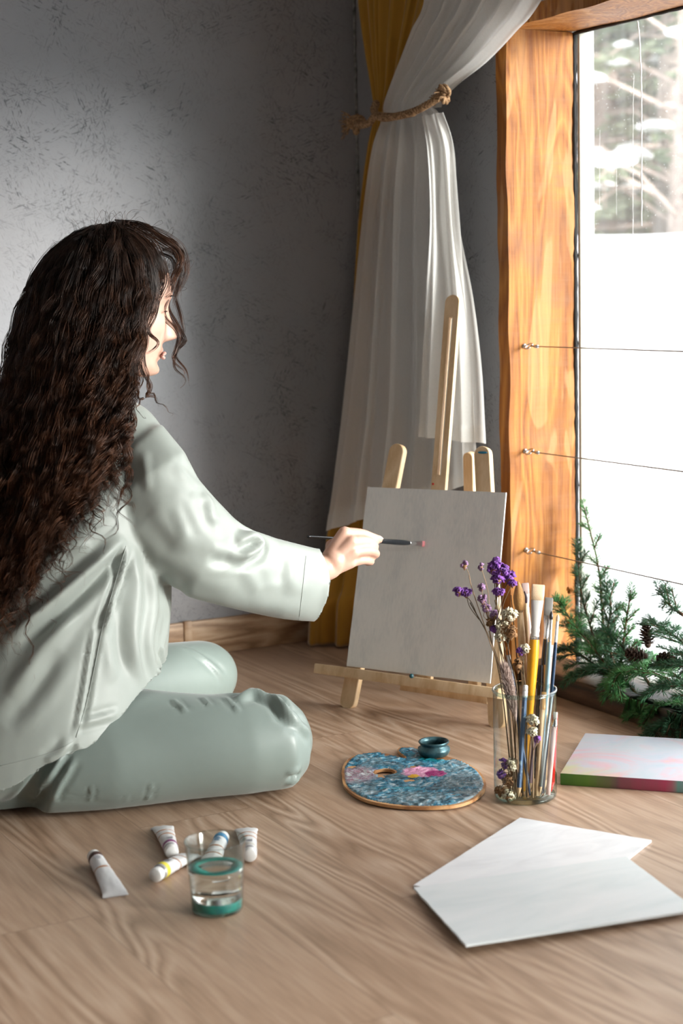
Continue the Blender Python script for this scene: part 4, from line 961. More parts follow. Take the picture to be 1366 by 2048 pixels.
def push(g, d=.012):
    """lay a guide over the blouse instead of through it"""
    P = spl(A_(g), 3); lo_ = BB
    for k in range(len(P)):
        if k < 3: continue
        q = lo_.find_nearest(Vector(P[k]), .25)
        if q[0] is None: continue
        n_ = A_(q[1]); n_ = n_/np.linalg.norm(n_); s_d = (P[k]-A_(q[0]))@n_; need = d+hg.uniform(0, .02)
        if s_d < need and A_(q[0])[2] < .655: P[k] = A_(q[0])+n_*need
    return list(P)
hg = np.random.default_rng(5); G = []
# where the fall of hair ends, on her back: (px, py, depth)
def root(az, el, k=1.0):
    """az 0 = forehead, 90 = right side, 180 = back; el up"""
    a, e = math.radians(az), math.radians(el)
    return hp_(-.006+.103*k*math.cos(e)*math.cos(a), .080*k*math.cos(e)*math.sin(a), .012+.112*k*math.sin(e)), hp_(math.cos(e)*math.cos(a), math.cos(e)*math.sin(a), math.sin(e))-HD
def add(az, el, x1, y1, d1, bulge, n2=.5, mid=None):
    r0, nr = root(az, el); nr = nr/np.linalg.norm(nr)
    q = BB.ray_cast(Vector(CAM), Vector(ray(x1, y1)).normalized())
    e = A_(q[0])-_f*hg.uniform(.008, .03) if q[0] is not None and y1 > 820 else H(x1, y1, d1)
    dn = A_((0, 0, -1.0)); hz = nr*A_((1, 1, 0)) if el < 70 else nr*A_((1, 1, 0))+lat*.3-gz*.3
    if abs(az) < 75: hz = lat*(1 if az > -10 else -1)-gz*.55
    hz = hz/(np.linalg.norm(hz)+1e-6); p1 = r0+nr*bulge*.25+hz*.018
    out = hz*1.0; out /= np.linalg.norm(out)+1e-6
    se = max(0, math.sin(math.radians(el))); ce = 1-math.cos(math.radians(el)); p2 = r0+out*(bulge*1.15+.055*ce)+dn*(.03+.05*se)
    m_ = p2*(1-n2)+e*n2; m_ = m_+out*bulge*.5
    m2 = p2*.25+e*.75+out*bulge*.15
    G.append([r0, p1, p2, m_, m2, e])
for i in range(430):
    az = hg.uniform(86, 285); el = hg.uniform(-12, 88)**1.0
    q = (az-86)/199            # 0 = right side, 1 = far left side
    x1 = 212-q*340+hg.normal(0, 26); y1 = np.interp(x1, [-120, 0, 60, 120, 210], [1290, 1285, 1255, 1140, 1045])-abs(hg.normal(0, 55))*(1+.6*hg.random())
    d1 = 2.725+.10*q*q+abs(hg.normal(0, .015)); add(az, el, x1, y1, d1, hg.uniform(.026, .054)+.03*max(0, q-.35), hg.uniform(.4, .6))
for i in range(85):            # near side, hanging over ear, cheek and shoulder
    az = hg.uniform(76, 114); el = hg.uniform(8, 86)
    x1 = np.interp(az, [76, 114], [200, 165])+hg.normal(0, 14); y1 = 790+abs(hg.normal(0, 90))+(268-x1)*1.0
    add(az, el, x1, y1, 2.745+hg.uniform(0, .03), hg.uniform(.008, .018), .66)
for i in range(75):            # crown and fringe volume
    az = hg.uniform(-60, 70); el = hg.uniform(50, 88); sd_ = 1 if az > -10 else -1
    if sd_ > 0: add(az, el, 194+hg.normal(0, 16), 680+hg.uniform(0, 110), 2.87+hg.uniform(-.02, .02), hg.uniform(.012, .022), .5)
    elif i % 3 == 0: add(az, el, 300+hg.normal(0, 10), 620+hg.uniform(0, 60), 3.08+hg.uniform(-.01, .03), hg.uniform(.018, .034), .5)
G = [push(g) for g in G]
st = strands(G, 24, .011, .00040, .0105, .075, 11)
# single locks by the face
loc = [[(330, 500, 2.99), (352, 512, 3.0), (362, 545, 3.0), (352, 600, 3.0), (368, 660, 3.0), (352, 705, 3.0), (372, 745, 3.0), (381, 777, 3.0)],
       [(325, 500, 3.0), (358, 498, 3.0), (366, 520, 3.0), (345, 570, 3.0), (336, 610, 3.0), (352, 650, 3.0), (371, 680, 3.0), (352, 700, 3.0), (352, 735, 3.0), (370, 760, 3.0), (358, 782, 3.0)],
       [(318, 505, 2.97), (345, 520, 2.97), (350, 560, 2.97), (330, 610, 2.97), (333, 640, 2.97), (358, 672, 2.97), (345, 712, 2.97), (368, 742, 2.97), (362, 760, 2.97)],
       [(310, 510, 2.94), (325, 560, 2.93), (312, 620, 2.92), (298, 660, 2.92), (315, 685, 2.92), (300, 700, 2.92), (283, 712, 2.92)],
       [(300, 520, 2.93), (308, 580, 2.92), (290, 640, 2.90), (285, 700, 2.90), (295, 750, 2.90), (300, 800, 2.88), (325, 825, 2.88), (335, 842, 2.88)],
       [(290, 640, 2.90), (280, 720, 2.89), (300, 770, 2.88), (292, 800, 2.88), (318, 818, 2.88)],
       [(285, 560, 2.9), (275, 660, 2.88), (262, 740, 2.87), (278, 800, 2.84), (265, 850, 2.83), (285, 880, 2.82)],
       [(240, 446, 2.98), (290, 452, 2.98), (325, 478, 2.99), (352, 488, 2.99), (364, 515, 2.99), (360, 550, 3.0)],
       [(230, 445, 2.96), (285, 456, 2.95), (320, 482, 2.95), (348, 496, 2.95), (354, 530, 2.95), (340, 575, 2.95), (318, 605, 2.95)],
       [(250, 450, 3.0), (300, 462, 3.01), (338, 480, 3.02), (362, 500, 3.03), (366, 540, 3.03), (356, 585, 3.03), (350, 620, 3.03)],
       [(220, 450, 2.94), (275, 470, 2.92), (305, 500, 2.92), (325, 540, 2.92), (318, 590, 2.92), (300, 625, 2.91), (290, 660, 2.90)],
       [(225, 450, 2.93), (270, 480, 2.90), (295, 520, 2.90), (305, 570, 2.90), (295, 620, 2.90), (285, 690, 2.89), (270, 750, 2.87), (262, 800, 2.85)],
       [(250, 700, 2.86), (240, 800, 2.81), (252, 880, 2.79), (232, 940, 2.78), (222, 1000, 2.77), (228, 1040, 2.76)]]
GL = [push([H(*p) for p in q]) for q in loc]
st += strands(GL[:3]+GL[3:8:2], 20, .005, .00038, .0030, .05, 21, 60)+strands(GL[8:], 46, .013, .00038, .0045, .07, 22, 60)+strands(GL[4:8:2], 12, .003, .00036, .003, .05, 23, 60)
wisps = []
for i in range(330):
    az = hg.uniform(-70, 250); el = hg.uniform(20, 88); r0, nr = root(az, el); nr = nr/np.linalg.norm(nr)
    b = hg.uniform(.008, .026); wisps.append([r0, r0+nr*b*.7, r0+nr*b+hg.normal(0, .015, 3), r0+nr*b*.8+A_((0, 0, -.03))+hg.normal(0, .02, 3)])
st += strands(wisps, 1, .001, .00022, .003, .04, 31, 24)
tw = []
for i in range(230):          # loose ends over the back
    k = hg.integers(0, 430); g_ = G[k]; e = g_[-1]; nn = len(g_); tw.append([g_[int(nn*.62)], g_[int(nn*.82)], e, e+A_((hg.normal(0, .012), -.006, -abs(hg.normal(.03, .028))))+CR*hg.normal(.006, .016)])
st += strands(tw, 6, .0035, .00038, .011, .048, 41, 44)
hob = bpy.data.objects.new('hair', hair_mesh(st)); COL.objects.link(hob); hob.parent = per; hob.location = -A_(per.location)
# dense under-layer so that no scalp shows
und = loft([(hp_(-.012, 0, .120), gz*.02, lat*.02), (hp_(-.010, 0, .112), gz*.062, lat*.05), (hp_(-.010, 0, .085), gz*.092, lat*.074), (hp_(-.014, 0, .045), gz*.102, lat*.084), (hp_(-.030, 0, .01), gz*.088, lat*.084), (hp_(-.045, 0, -.03), gz*.075, lat*.080), (hp_(-.062, 0, -.08), gz*.065, lat*.07), (H(185, 850, 2.90), gz*.05, lat*.07), (H(140, 960, 2.86), gz*.028, lat*.065), (H(100, 1060, 2.82), gz*.012, lat*.045)], 36)
V, Fc = remesh([und], .006, 8, .5)
for i in range(len(V)): V[i] += .004*noise.noise(Vector(V[i]*A_((60, 60, 9))))*A_((1, 1, .2))
obj('hair_underlayer', (V, Fc), hair_m, hob)

# ------------------------------------------------------------------ glass jar with brushes and dried flowers
JR = .0515; JF = fl(1058, 1613); hv = A_([_f[0], _f[1], 0]); hv /= np.linalg.norm(hv); JC = JF+hv*JR; JC[2] = 0
JH = (lambda v: (CAM+v*((JC[0]*hv[0]+JC[1]*hv[1])/(v[0]*hv[0]+v[1]*hv[1])))[2])(ray(1056, 1376))
glm = m_glass('clear_jar_glass', (.965, .985, .975), .9)
jar = thing('glass_jar', JC, 'tall clear cylindrical glass jar full of paintbrushes and dried flowers', 'jar')
r = JR
obj('jar_wall', lathe([(r*.9, .001), (r*.98, .004), (r, .010), (r*1.0, JH*.5), (r*1.0, JH-.006)], 64, JC, False), glm, jar)
obj('jar_base', lathe([(.001, .0), (r*.9, .0005), (r*.965, .003), (r*.95, .0075), (r*.5, .0065), (.001, .006)], 64, JC, False), m_glass('green_tinged_glass', (.80, .90, .87), 1.2), jar)
obj('jar_rim', lathe([(r*1.0, JH-.007), (r*1.035, JH-.003), (r*1.02, JH), (r*.965, JH-.001), (r*.96, JH-.006), (r*.985, JH-.008)], 64, JC, False), m_glass('rim_glass', (.80, .90, .88), 1.6), jar)
JD = float((JC-CAM)@_f)
def jp(x, y, dd=0): return at(x, y, JD+dd)
def jbot(x, dd):
    """a point on the jar's floor below column x, dd behind its centre"""
    p = jp(x, 1595, dd); q = p-JC; q[2] = 0; L = np.linalg.norm(q)
    if L > JR-.009: q *= (JR-.009)/L
    return JC+q+A_([0, 0, .009])
natw = wood('raw_birch', (.48, .31, .16), (.62, .43, .24), (.72, .53, .33), (60, 60, 6), 5, .5, .05)
tanw = plain('amber_varnish', (.55, .32, .13), .3); yel = plain('golden_yellow_lacquer', (.78, .36, .015), .25)
navy = plain('navy_lacquer', (.012, .035, .085), .22); lblue = plain('powder_blue_lacquer', (.20, .32, .38), .3); dark = plain('dark_lacquer', (.02, .018, .02), .25)
pinkw = plain('pale_pink_lacquer', (.66, .48, .45), .3); mauve = plain('mauve_lacquer', (.22, .13, .16), .35); red = plain('bright_red_plastic', (.75, .02, .015), .25)
clf = plain('clear_plastic_ferrule', (.60, .58, .56), .15); whf = plain('white_ferrule', (.72, .73, .76), .3)
cream = plain('cream_bristle', (.80, .60, .40), .6, bmp=.4, scale=600); tanb = plain('tan_bristle', (.42, .22, .07), .7, bmp=.6, scale=500); purp = plain('dark_purple_bristle', (.035, .008, .018), .6)
redb = plain('red_stained_bristle', (.25, .05, .045), .6); orb = plain('orange_bristle', (.65, .22, .03), .6); greyb = plain('grey_bristle', (.20, .19, .18), .6)
gp = 'art tools standing in the glass jar'
def B(x0, d0, x1, y1, d1, *a, **k): return brush('paintbrush', jbot(x0, d0), jp(x1, y1, d1), *a, **k)
hdl = lambda r: [(0, r*.35), (.1, r*.6), (.45, r*.75), (.8, r), (.94, r*.92), (1, r*.72)]
B(1047, .0, 1077, 1169, .000, .021, hdl(.0088), .026, .062, yel, cream, clf, 'widest flat paintbrush with yellow handle and cream bristles', gp, .3, band=[(.0, .42, tanw), (.955, 1.0, silver)])
B(1064, .012, 1036, 1162, .012, .017, hdl(.0062), .046, .006, natw, tanb, plain('string_binding', (.3, .19, .09), .8), 'bamboo handled round brush with bushy tan hair', gp, .8, tipround=True)
B(1070, .02, 1049, 1182, .014, .0075, hdl(.0038), .020, .012, natw, purp, natw, 'thin natural wood brush with dark purple round tip', gp, .9, tipround=True)
B(1085, .03, 1050, 1166, .028, .012, hdl(.0042), .018, .03, pinkw, plain('rose_grey_bristle', (.52, .40, .38), .6), clf, 'pale pink flat brush behind the bamboo brush', gp, .35)
B(1072, .026, 1098, 1195, .022, .014, hdl(.0055), .030, .040, dark, greyb, silver, 'flat brush with grey bristles, red paint on its end and dark handle', gp, .35, band=None)
B(1080, .0, 1103, 1222, .004, .006, hdl(.0040), .014, .038, lblue, dark, silver, 'powder blue handled brush with small dark round tip', gp, .9, tipround=True)
B(1086, -.012, 1116, 1228, -.008, .0055, hdl(.0034), .012, .035, navy, cream, whf, 'slim navy handled brush with pale pointed tip, rightmost in the jar', gp, .9, tipround=True)
B(1060, -.022, 1014, 1293, -.02, .0062, hdl(.0040), .014, .028, navy, orb, whf, 'navy handled brush with orange tip and white ferrule', gp, .9, tipround=True)
B(1073, -.024, 1088, 1384, -.022, .0080, [(0, .0040), (.5, .0044), (1, .0046)], .010, .018, natw, tanb, tanw, 'short natural wood brush with amber neck', gp, .6)
B(1096, -.02, 1111, 1424, -.018, .0072, [(0, .0040), (.5, .0042), (1, .0044)], .012, .012, pinkw, clr, silver, 'pale pink handled short brush with silver rings', gp, .6)
B(1083, .034, 1103, 1290, .03, .009, hdl(.0044), .02, .03, pinkw, whf, pinkw, 'short brush with pinkish white handle at the back right of the jar', gp, .4)
def stick(name, x0, d0, x1, y1, d1, r, mt, label, cat_, tipm=None, capm=None, n=6):
    a, b = jbot(x0, d0), jp(x1, y1, d1); L = np.linalg.norm(b-a); u = (b-a)/L
    t = thing(name, a, label, cat_, gp)
    obj('barrel', tube([a+u*.016, b-u*.018] if capm else [a+u*.016, b], r, n), mt, t, smooth=n > 8)
    obj('tip', tube([a, a+u*.004, a+u*.016], [.0006, r*.3, r], 10), tipm or natw, t)
    if capm:
        obj('ferrule', tube([b-u*.020, b-u*.017, b-u*.013, b-u*.010], [r*1.02, r*1.12, r*1.02, r*1.12], 12), whf, t)
        obj('eraser', tube([b-u*.010, b-u*.002, b], [r, r, r*.7], 12), plain('white_eraser', (.78, .78, .76), .6), t)
    return t
def m_pencil():
    m, nt, p = mat('blue_patterned_barrel'); v = coords(nt, (1, 1, 1)); n = noi(nt, v, 60, 2, .5)
    lk(nt, ramp(nt, n, [(.55, (.012, .065, .17)), (.6, (.25, .38, .50))]), p.inputs['Base Color']); p.inputs['Roughness'].default_value = .3; return m
stick('pencil', 1037, -.03, 1051, 1370, -.03, .0042, m_pencil(), 'blue patterned pencil with white eraser in the front of the jar', 'pencil', capm=True)
stick('pencil', 1059, -.006, 1069, 1470, -.006, .0036, mauve, 'dull mauve pencil in the middle of the jar', 'pencil')
stick('pencil', 1079, -.028, 1103, 1394, -.026, .0026, plain('silver_blue', (.35, .42, .45), .3, .5), 'slim silvery blue stick in the jar', 'pencil', n=12)
stick('marker', 1103, -.004, 1110, 1430, -.002, .0048, red, 'bright red marker by the right wall of the jar', 'marker', tipm=red, n=14)
# dried statice
stemm = plain('dry_olive_stem', (.10, .065, .03), .8, var=.3); palest = plain('dry_tan_stem', (.32, .21, .12), .8, var=.3)
viol = plain('violet_petal', (.22, .075, .36), .7, var=.45, scale=120); lilac = plain('faded_lilac_petal', (.34, .20, .36), .7, var=.35, scale=120)
ivory = plain('ivory_petal', (.72, .66, .50), .7, var=.15, scale=120); calyx = plain('dry_brown_calyx', (.30, .16, .07), .8, var=.3)
fg = np.random.default_rng(77)
def florets(c, rx, rz, n, s=.0034, down=0):
    out = []
    for i in range(n):
        v = fg.normal(0, 1, 3); v /= np.linalg.norm(v); rr = fg.uniform(.55, 1.0)
        p = A_(c)+v*A_([rx, rx, rz])*rr; x, y, z, _ = frame_of((0, 0, 0), v+A_([0, 0, .5])); k = 7
        an = np.linspace(0, 2*PI, k, endpoint=False); q = [p-z*s*.9]
        for a in an: q.append(p+(x*math.cos(a)+y*math.sin(a))*s*fg.uniform(.8, 1.25)+z*s*fg.uniform(.1, .8))
        for a in an: q.append(p+(x*math.cos(a+.4)+y*math.sin(a+.4))*s*.45+z*s*fg.uniform(-.1, .3))
        Fq = [(0, 1+j, 1+(j+1) % k) for j in range(k)]+[(1+j, 1+k+j, 1+k+(j+1) % k, 1+(j+1) % k) for j in range(k)]
        out.append((A_(q), Fq))
    return cat(out)
gf = 'dried flowers standing in the glass jar'
def flower(x0, d0, via, heads, label, sm_=stemm, r=.0011, twigs=True):
    """via: points (px,py,depth) of the stem; heads: (px, py, dd, rx, rz, n, material)"""
    a = jbot(x0, d0); P = [a]+[jp(*v) for v in via]
    t = thing('dried_flower', a, label, 'dried flower', gf)
    top = P[-1]; parts = [tube(spl(A_(P), 8), np.linspace(r*1.3, r*.8, (len(P)-1)*8+1), 6)]
    for h_ in heads:
        c = jp(*h_[:3]); base = P[-2]*.4+P[-1]*.6 if len(P) > 2 else P[-1]
        parts.append(tube(spl(A_([base, (base+c)/2+fg.normal(0, .003, 3), c]), 6), r*.6, 5))
    obj('stem', cat(parts), sm_, t)
    for h_ in heads:
        c = jp(*h_[:3]); rx, rz, n, mm = h_[3:7]
        b = florets(c, rx, rz, n, fg.uniform(.0030, .0038)); obj('flower_head', b, mm, t)
        obj('calyx', lathe([(.0008, -rz*1.6), (rx*.45, -rz*.9), (rx*.75, -rz*.2), (rx*.3, .0)], 12, c), calyx, t)
flower(1030, .01, [(1015, 1400, .0), (985, 1290, -.005), (940, 1205, -.01)], [(918, 1182, -.01, .008, .006, 26, viol), (932, 1184, -.006, .010, .0065, 34, viol)], 'dried flower with wide flat violet head, leftmost in the jar')
flower(1026, .0, [(1012, 1390, -.01), (975, 1270, -.01), (945, 1180, -.012), (938, 1150, -.012)], [(929, 1129, -.012, .006, .006, 16, lilac)], 'dried stem with one small faded pink bud, high on the left', palest, .0008)
flower(1040, .01, [(1030, 1380, .01), (1005, 1280, .008), (990, 1200, .005)], [(988, 1135, .004, .011, .011, 55, viol), (1003, 1140, .004, .012, .012, 60, viol), (995, 1157, -.002, .011, .008, 45, viol), (1018, 1152, .006, .010, .009, 40, viol), (993, 1120, .006, .006, .005, 22, viol)], 'tallest dried flower with a big rounded purple cluster', r=.0013)
flower(1044, -.005, [(1025, 1390, -.01), (1000, 1290, -.01), (992, 1220, -.01)], [(997, 1183, -.01, .0095, .006, 34, viol), (1025, 1167, -.002, .006, .005, 20, viol)], 'dried flower with a small violet tuft below the big purple cluster')
flower(1034, -.02, [(1012, 1385, -.02), (985, 1290, -.02), (972, 1210, -.018)], [(963, 1174, -.016, .0055, .005, 16, lilac), (965, 1197, -.018, .007, .007, 22, lilac), (973, 1216, -.018, .007, .006, 20, lilac), (962, 1133, -.012, .004, .005, 10, lilac)], 'branching dried stem of faded lilac buds', palest, .0009)
flower(1030, -.03, [(1015, 1390, -.025), (1000, 1300, -.022), (985, 1245, -.02)], [(988, 1230, -.02, .007, .008, 20, lilac), (980, 1245, -.02, .006, .006, 14, calyx), (988, 1257, -.024, .006, .005, 16, viol)], 'short dried stem with brown and lilac buds', stemm, .0010)
flower(1046, -.025, [(1035, 1390, -.03), (1018, 1310, -.03), (1015, 1275, -.03)], [(1020, 1228, -.03, .014, .011, 60, ivory), (1005, 1252, -.03, .011, .012, 48, ivory), (1000, 1272, -.03, .009, .008, 32, ivory), (1022, 1262, -.034, .011, .010, 30, calyx)], 'dried flower with large ivory white double cluster', r=.0012)
flower(1054, -.03, [(1052, 1400, -.03), (1045, 1330, -.03)], [(1049, 1297, -.034, .009, .007, 30, ivory), (1041, 1302, -.036, .006, .006, 20, viol), (1036, 1328, -.03, .009, .010, 26, calyx)], 'dried flower with small white and violet head beside the yellow brush')
flower(1066, -.036, [(1067, 1500, -.038)], [(1066, 1440, -.040, .010, .008, 34, ivory), (1064, 1463, -.040, .008, .007, 26, ivory), (1075, 1479, -.038, .004, .005, 10, viol)], 'short dried flower with white head pressed against the jar front', palest)
flower(1022, -.01, [(1018, 1545, -.02)], [(1024, 1528, -.026, .009, .012, 34, ivory), (1008, 1526, -.022, .007, .008, 22, viol), (1004, 1548, -.02, .007, .007, 20, viol), (1018, 1560, -.024, .010, .009, 30, calyx), (1017, 1590, -.028, .012, .008, 36, ivory), (1000, 1580, -.02, .008, .008, 22, calyx)], 'crumpled white and violet flower heads lying at the jar bottom')
for k, (x0, x1, y1, dd) in enumerate(((1030, 990, 1215, .0), (1036, 1000, 1240, .012), (1026, 978, 1262, .004), (1033, 1010, 1250, .02), (1040, 1022, 1190, .014))):
    a, b = jbot(x0, dd), jp(x1, y1, dd); md = jp(x0*.35+x1*.65+8, 1390-8*k, dd)
    tag(obj('dried_stalk', tube(spl(A_([a, md, b]), 10), np.linspace(.0014, .0007, 21), 6), (stemm, palest)[k % 2], origin=a), 'bare brown dried stalk among the flowers in the jar', 'dried stalk', 'bare dried stalks in the jar')
# feathery grass plume
pl_ = []
a, b = jp(1008, 1340, -.034), jp(1033, 1450, -.036)
for i in range(1500):
    t = fg.random(); p = a*(1-t)+b*t; w = .012*math.sin(PI*min(1, t*.9+.12))**.7; d = fg.normal(0, 1, 3); d /= np.linalg.norm(d)
    pl_.append(tube([p, p+d*w*.6+A_([0, 0, .006]), p+d*w+A_([-.002, 0, .014])], [.0006, .0005, .0002], 3, cap=False))
tg = thing('dried_grass', jbot(1040, -.03), 'fluffy pinkish grey dried grass plume in the left front of the jar', 'dried grass', None)
obj('plume', cat(pl_), plain('pinkish_plume', (.42, .31, .27), .9, var=.3, scale=200), tg); obj('stem', tube([jbot(1040, -.03), b, a], .0010, 6), palest, tg)

# ------------------------------------------------------------------ drinking glass
gb = fl(431, 1838)+hv*.036; gb[2] = 0; GH = .098
gt = thing('drinking_glass', gb, 'short clear glass tumbler of teal paint water on the floor', 'glass')
obj('glass_wall', lathe([(.0345, .001), (.0352, .004), (.0362, GH*.3), (.0395, GH*.75), (.0418, GH-.002), (.0424, GH-.0005), (.0418, GH+.0008), (.0406, GH-.001), (.0382, GH*.75)], 64, gb, False), m_glass('tumbler_glass', (.94, .965, .955), 1.3), gt)
obj('glass_base', lathe([(.001, 0), (.033, .0003), (.0348, .003), (.0345, .0045), (.001, .0045)], 48, gb, False), m_glass('tumbler_base', (.75, .93, .90), 1.0), gt)
wm, nt, p = mat('clear_water'); p.inputs['Transmission Weight'].default_value = 1; p.inputs['Roughness'].default_value = 0; p.inputs['IOR'].default_value = 1.33; p.inputs['Base Color'].default_value = (.96, .985, .98, 1)
def gr(z): return float(np.interp(z, [0, .004, GH*.3, GH*.75, GH], [.0335, .0346, .0355, .0388, .041]))
zw = .060; wp = [(.001, .0175)]+[(gr(z)-.0006, z) for z in np.linspace(.0175, zw, 7)]+[(.001, zw)]
obj('water', lathe(wp, 64, gb, False), wm, gt)
tm, nt, p = mat('settled_teal_pigment'); p.inputs['Base Color'].default_value = (.0, .22, .19, 1); p.inputs['Roughness'].default_value = .5; p.inputs['Transmission Weight'].default_value = .0
n_ = noi(nt, coords(nt), 60, 2); lk(nt, ramp(nt, n_, [(.3, (.0, .13, .13)), (.7, (.0, .27, .22))]), p.inputs['Base Color'])
obj('pigment', lathe([(.001, .005)]+[(gr(z)-.0006, z) for z in np.linspace(.005, .017, 5)]+[(.001, .0172)], 64, gb, False), tm, gt)

# ------------------------------------------------------------------ paint tubes
twm = plain('white_crumpled_foil_label', (.74, .74, .75), .38, var=.04, scale=60, bmp=.5); gold = plain('copper_stripe', (.42, .17, .05), .4); capw = plain('white_plastic_cap', (.80, .80, .79), .35)
def ptube(label, cap_px, end_px, bandm, wid=1.0, roll=0, L=None, tip_up=.0):
    a, b = fl(*cap_px, .012), fl(*end_px, .006); a[2] = b[2] = 0; d = b-a; L = L or np.linalg.norm(d); ang = math.atan2(d[1], d[0])
    t = thing('paint_tube', a, label, 'paint tube', 'small white paint tubes on the floor', (0, 0, ang))
    R = .0112*wid; seed = cap_px[0]
    def sec(x):
        """half width, half height along the tube"""
        q = (x-.016)/(L-.016); q = min(1, max(0, q)); return R*(1+.62*q**1.4), R*(1-q)**.55*.97+.0009
    X = np.linspace(.016, L, 26); rg = []
    for x in X:
        w, h = sec(x); dn = noise.noise(Vector((x*70, seed, 0)))*.0008
        rg.append(((x, dn, max(h, .001)+.0012), (0, w, 0), (0, 0, h+dn*.4)))
    V, Fc = loft(rg, 36); V = A_(V)
    for i in range(len(V)):
        q = V[i]; amp = .0011*min(1, max(0, (q[0]-.02)/.03)); V[i] = q+A_([0, 0, 1])*amp*noise.noise(Vector((q[0]*110+seed, q[1]*160, 0)))
    V[:, 2] = np.maximum(V[:, 2], .0003)
    obj('tube_body', (V, Fc), twm, t, local=True)
    h0 = R+.0012
    obj('shoulder', loft([((.0115, 0, h0), (0, .006, 0), (0, 0, .006)), ((.0150, 0, h0), (0, R*.97, 0), (0, 0, R*.97)), ((.0165, 0, h0), (0, R, 0), (0, 0, R))], 28), plain('grey_foil', (.45, .44, .45), .35, .6), t, local=True)
    cr = R*.93; CA = [((x, 0, h0), (0, rr, 0), (0, 0, rr)) for x, rr in ((-.0005, cr*.86), (.0006, cr*.95), (.0025, cr), (.0105, cr*1.0), (.0120, cr*.96))]
    V, Fc = loft(CA, 48); V = A_(V)
    for i in range(len(V)):
        if i % 2: V[i, 1:] = A_([0, h0])+(V[i, 1:]-A_([0, h0]))*.965
    obj('cap', (V, Fc), capw, t, local=True)
    def bandr(x0, x1, mm, nm, k=1.012):
        rr = []
        for x in np.linspace(x0, x1, 4):
            w, h = sec(x); dn = noise.noise(Vector((x*70, seed, 0)))*.0008; rr.append(((x, dn, max(h, .001)+.0012), (0, w*k, 0), (0, 0, (h+dn*.4)*k+.0006)))
        V, Fc = loft(rr, 36); V[:, 2] = np.maximum(V[:, 2], .0002); obj(nm, (V, Fc), mm, t, local=True)
    bandr(.0175, .0275, bandm, 'colour_band'); bandr(L*.46, L*.475, gold, 'stripe')
    if not roll: bandr(L*.64, L*.65, gold, 'stripe')
    V, Fc = bev(box(L-.006, L+.0005, -R*1.63, R*1.63, .0004, .0026), .0005, 1); obj('crimp', (V, Fc), twm, t, local=True)
    # printed lines of the label
    ln = []
    for k in range(5):
        x = .032+k*.0026; w, h = sec(x); ln.append(box(x, x+.0009, -w*.45, w*(.1+.3*((k*7) % 3)/2), max(h, .001)+h+.0016, max(h, .001)+h+.0021))
    o = obj('printed_text', cat(ln), plain('grey_print', (.30, .30, .32), .6) if bandm is not blue_b else blue_b, t, smooth=False, local=True); o['kind'] = 'stuff'
    return t
brown_b = plain('brown_band', (.055, .015, .010), .4); purple_b = plain('magenta_band', (.22, .02, .16), .4); yellow_b = plain('yellow_band', (.72, .62, .05), .4); blue_b = plain('blue_print', (.04, .22, .42), .4); grey_b = plain('cream_band', (.62, .60, .55), .4)
ptube('paint tube with dark brown band, lying alone at the far left', (187, 1712), (231, 1786), brown_b, roll=1)
ptube('paint tube with magenta band, crimped end towards the woman', (344, 1706), (324, 1650), purple_b)
ptube('paint tube with yellow band and round cap facing the viewer', (310, 1752), (386, 1706), yellow_b)
ptube('paint tube with blue print seen through the rim of the glass tumbler', (446, 1674), (414, 1738), blue_b)
ptube('paint tube standing out right of the glass, crimped end up and away', (500, 1712), (492, 1654), grey_b)

# ------------------------------------------------------------------ fir branches and cones on the sill
barkm = plain('brown_twig_bark', (.11, .055, .025), .85, var=.3); needm = None
def m_need(name, a, b):
    m, nt, p = mat(name); n = noi(nt, coords(nt), 28, 3)
    lk(nt, ramp(nt, n, [(.3, a), (.7, b)]), p.inputs['Base Color']); p.inputs['Roughness'].default_value = .42; p.inputs['Specular IOR Level'].default_value = .45
    p.inputs['Subsurface Weight'].default_value = 0; return m
needA = m_need('dark_fir_needles', (.016, .075, .032), (.045, .17, .070)); needB = m_need('fresh_fir_needles', (.035, .16, .045), (.10, .32, .09))
bg = np.random.default_rng(19)
def needles(P, nlen, dens, flat=.5):
    """needle blades spiralling round a twig"""
    P = spl(A_(P), 6); L = np.r_[0, np.cumsum(np.linalg.norm(np.diff(P, axis=0), axis=1))]; n = int(L[-1]*dens*1.7)
    s = np.sort(bg.uniform(.0, L[-1], n)); Q = np.stack([np.interp(s, L, P[:, k]) for k in range(3)], 1)
    T = np.gradient(P, axis=0); T = np.stack([np.interp(s, L, T[:, k]) for k in range(3)], 1); T /= np.linalg.norm(T, axis=1)[:, None]
    a = bg.uniform(0, 2*PI, n); u = np.cross(T, [0, 0, 1.0]); u /= np.linalg.norm(u, axis=1)[:, None]+1e-6; w = np.cross(u, T)
    out = u*np.cos(a)[:, None]+w*(np.sin(a)*flat+.25)[:, None]; dr_ = out*.85+T*.62+bg.normal(0, .1, (n, 3)); dr_ /= np.linalg.norm(dr_, axis=1)[:, None]
    ll = nlen*1.2*bg.uniform(.7, 1.1, n)*np.clip(1.15-.45*(s/L[-1])**3, .4, 1); sd_ = np.cross(dr_, out+.3); sd_ /= np.linalg.norm(sd_, axis=1)[:, None]+1e-6
    wd = .00062; A0 = Q; M1 = Q+dr_*(ll*.5)[:, None]+sd_*wd; M2 = Q+dr_*(ll*.5)[:, None]-sd_*wd; M3 = Q+dr_*(ll*.5)[:, None]+np.cross(dr_, sd_)*wd; E = Q+dr_*ll[:, None]-A_([0, 0, .0015])
    V = np.stack([A0, M1, M2, M3, E], 1).reshape(-1, 3); Fc = []
    for i in range(n): k = i*5; Fc += [(k, k+1, k+3), (k, k+3, k+2), (k, k+2, k+1), (k+4, k+3, k+1), (k+4, k+2, k+3), (k+4, k+1, k+2)]
    return V, Fc
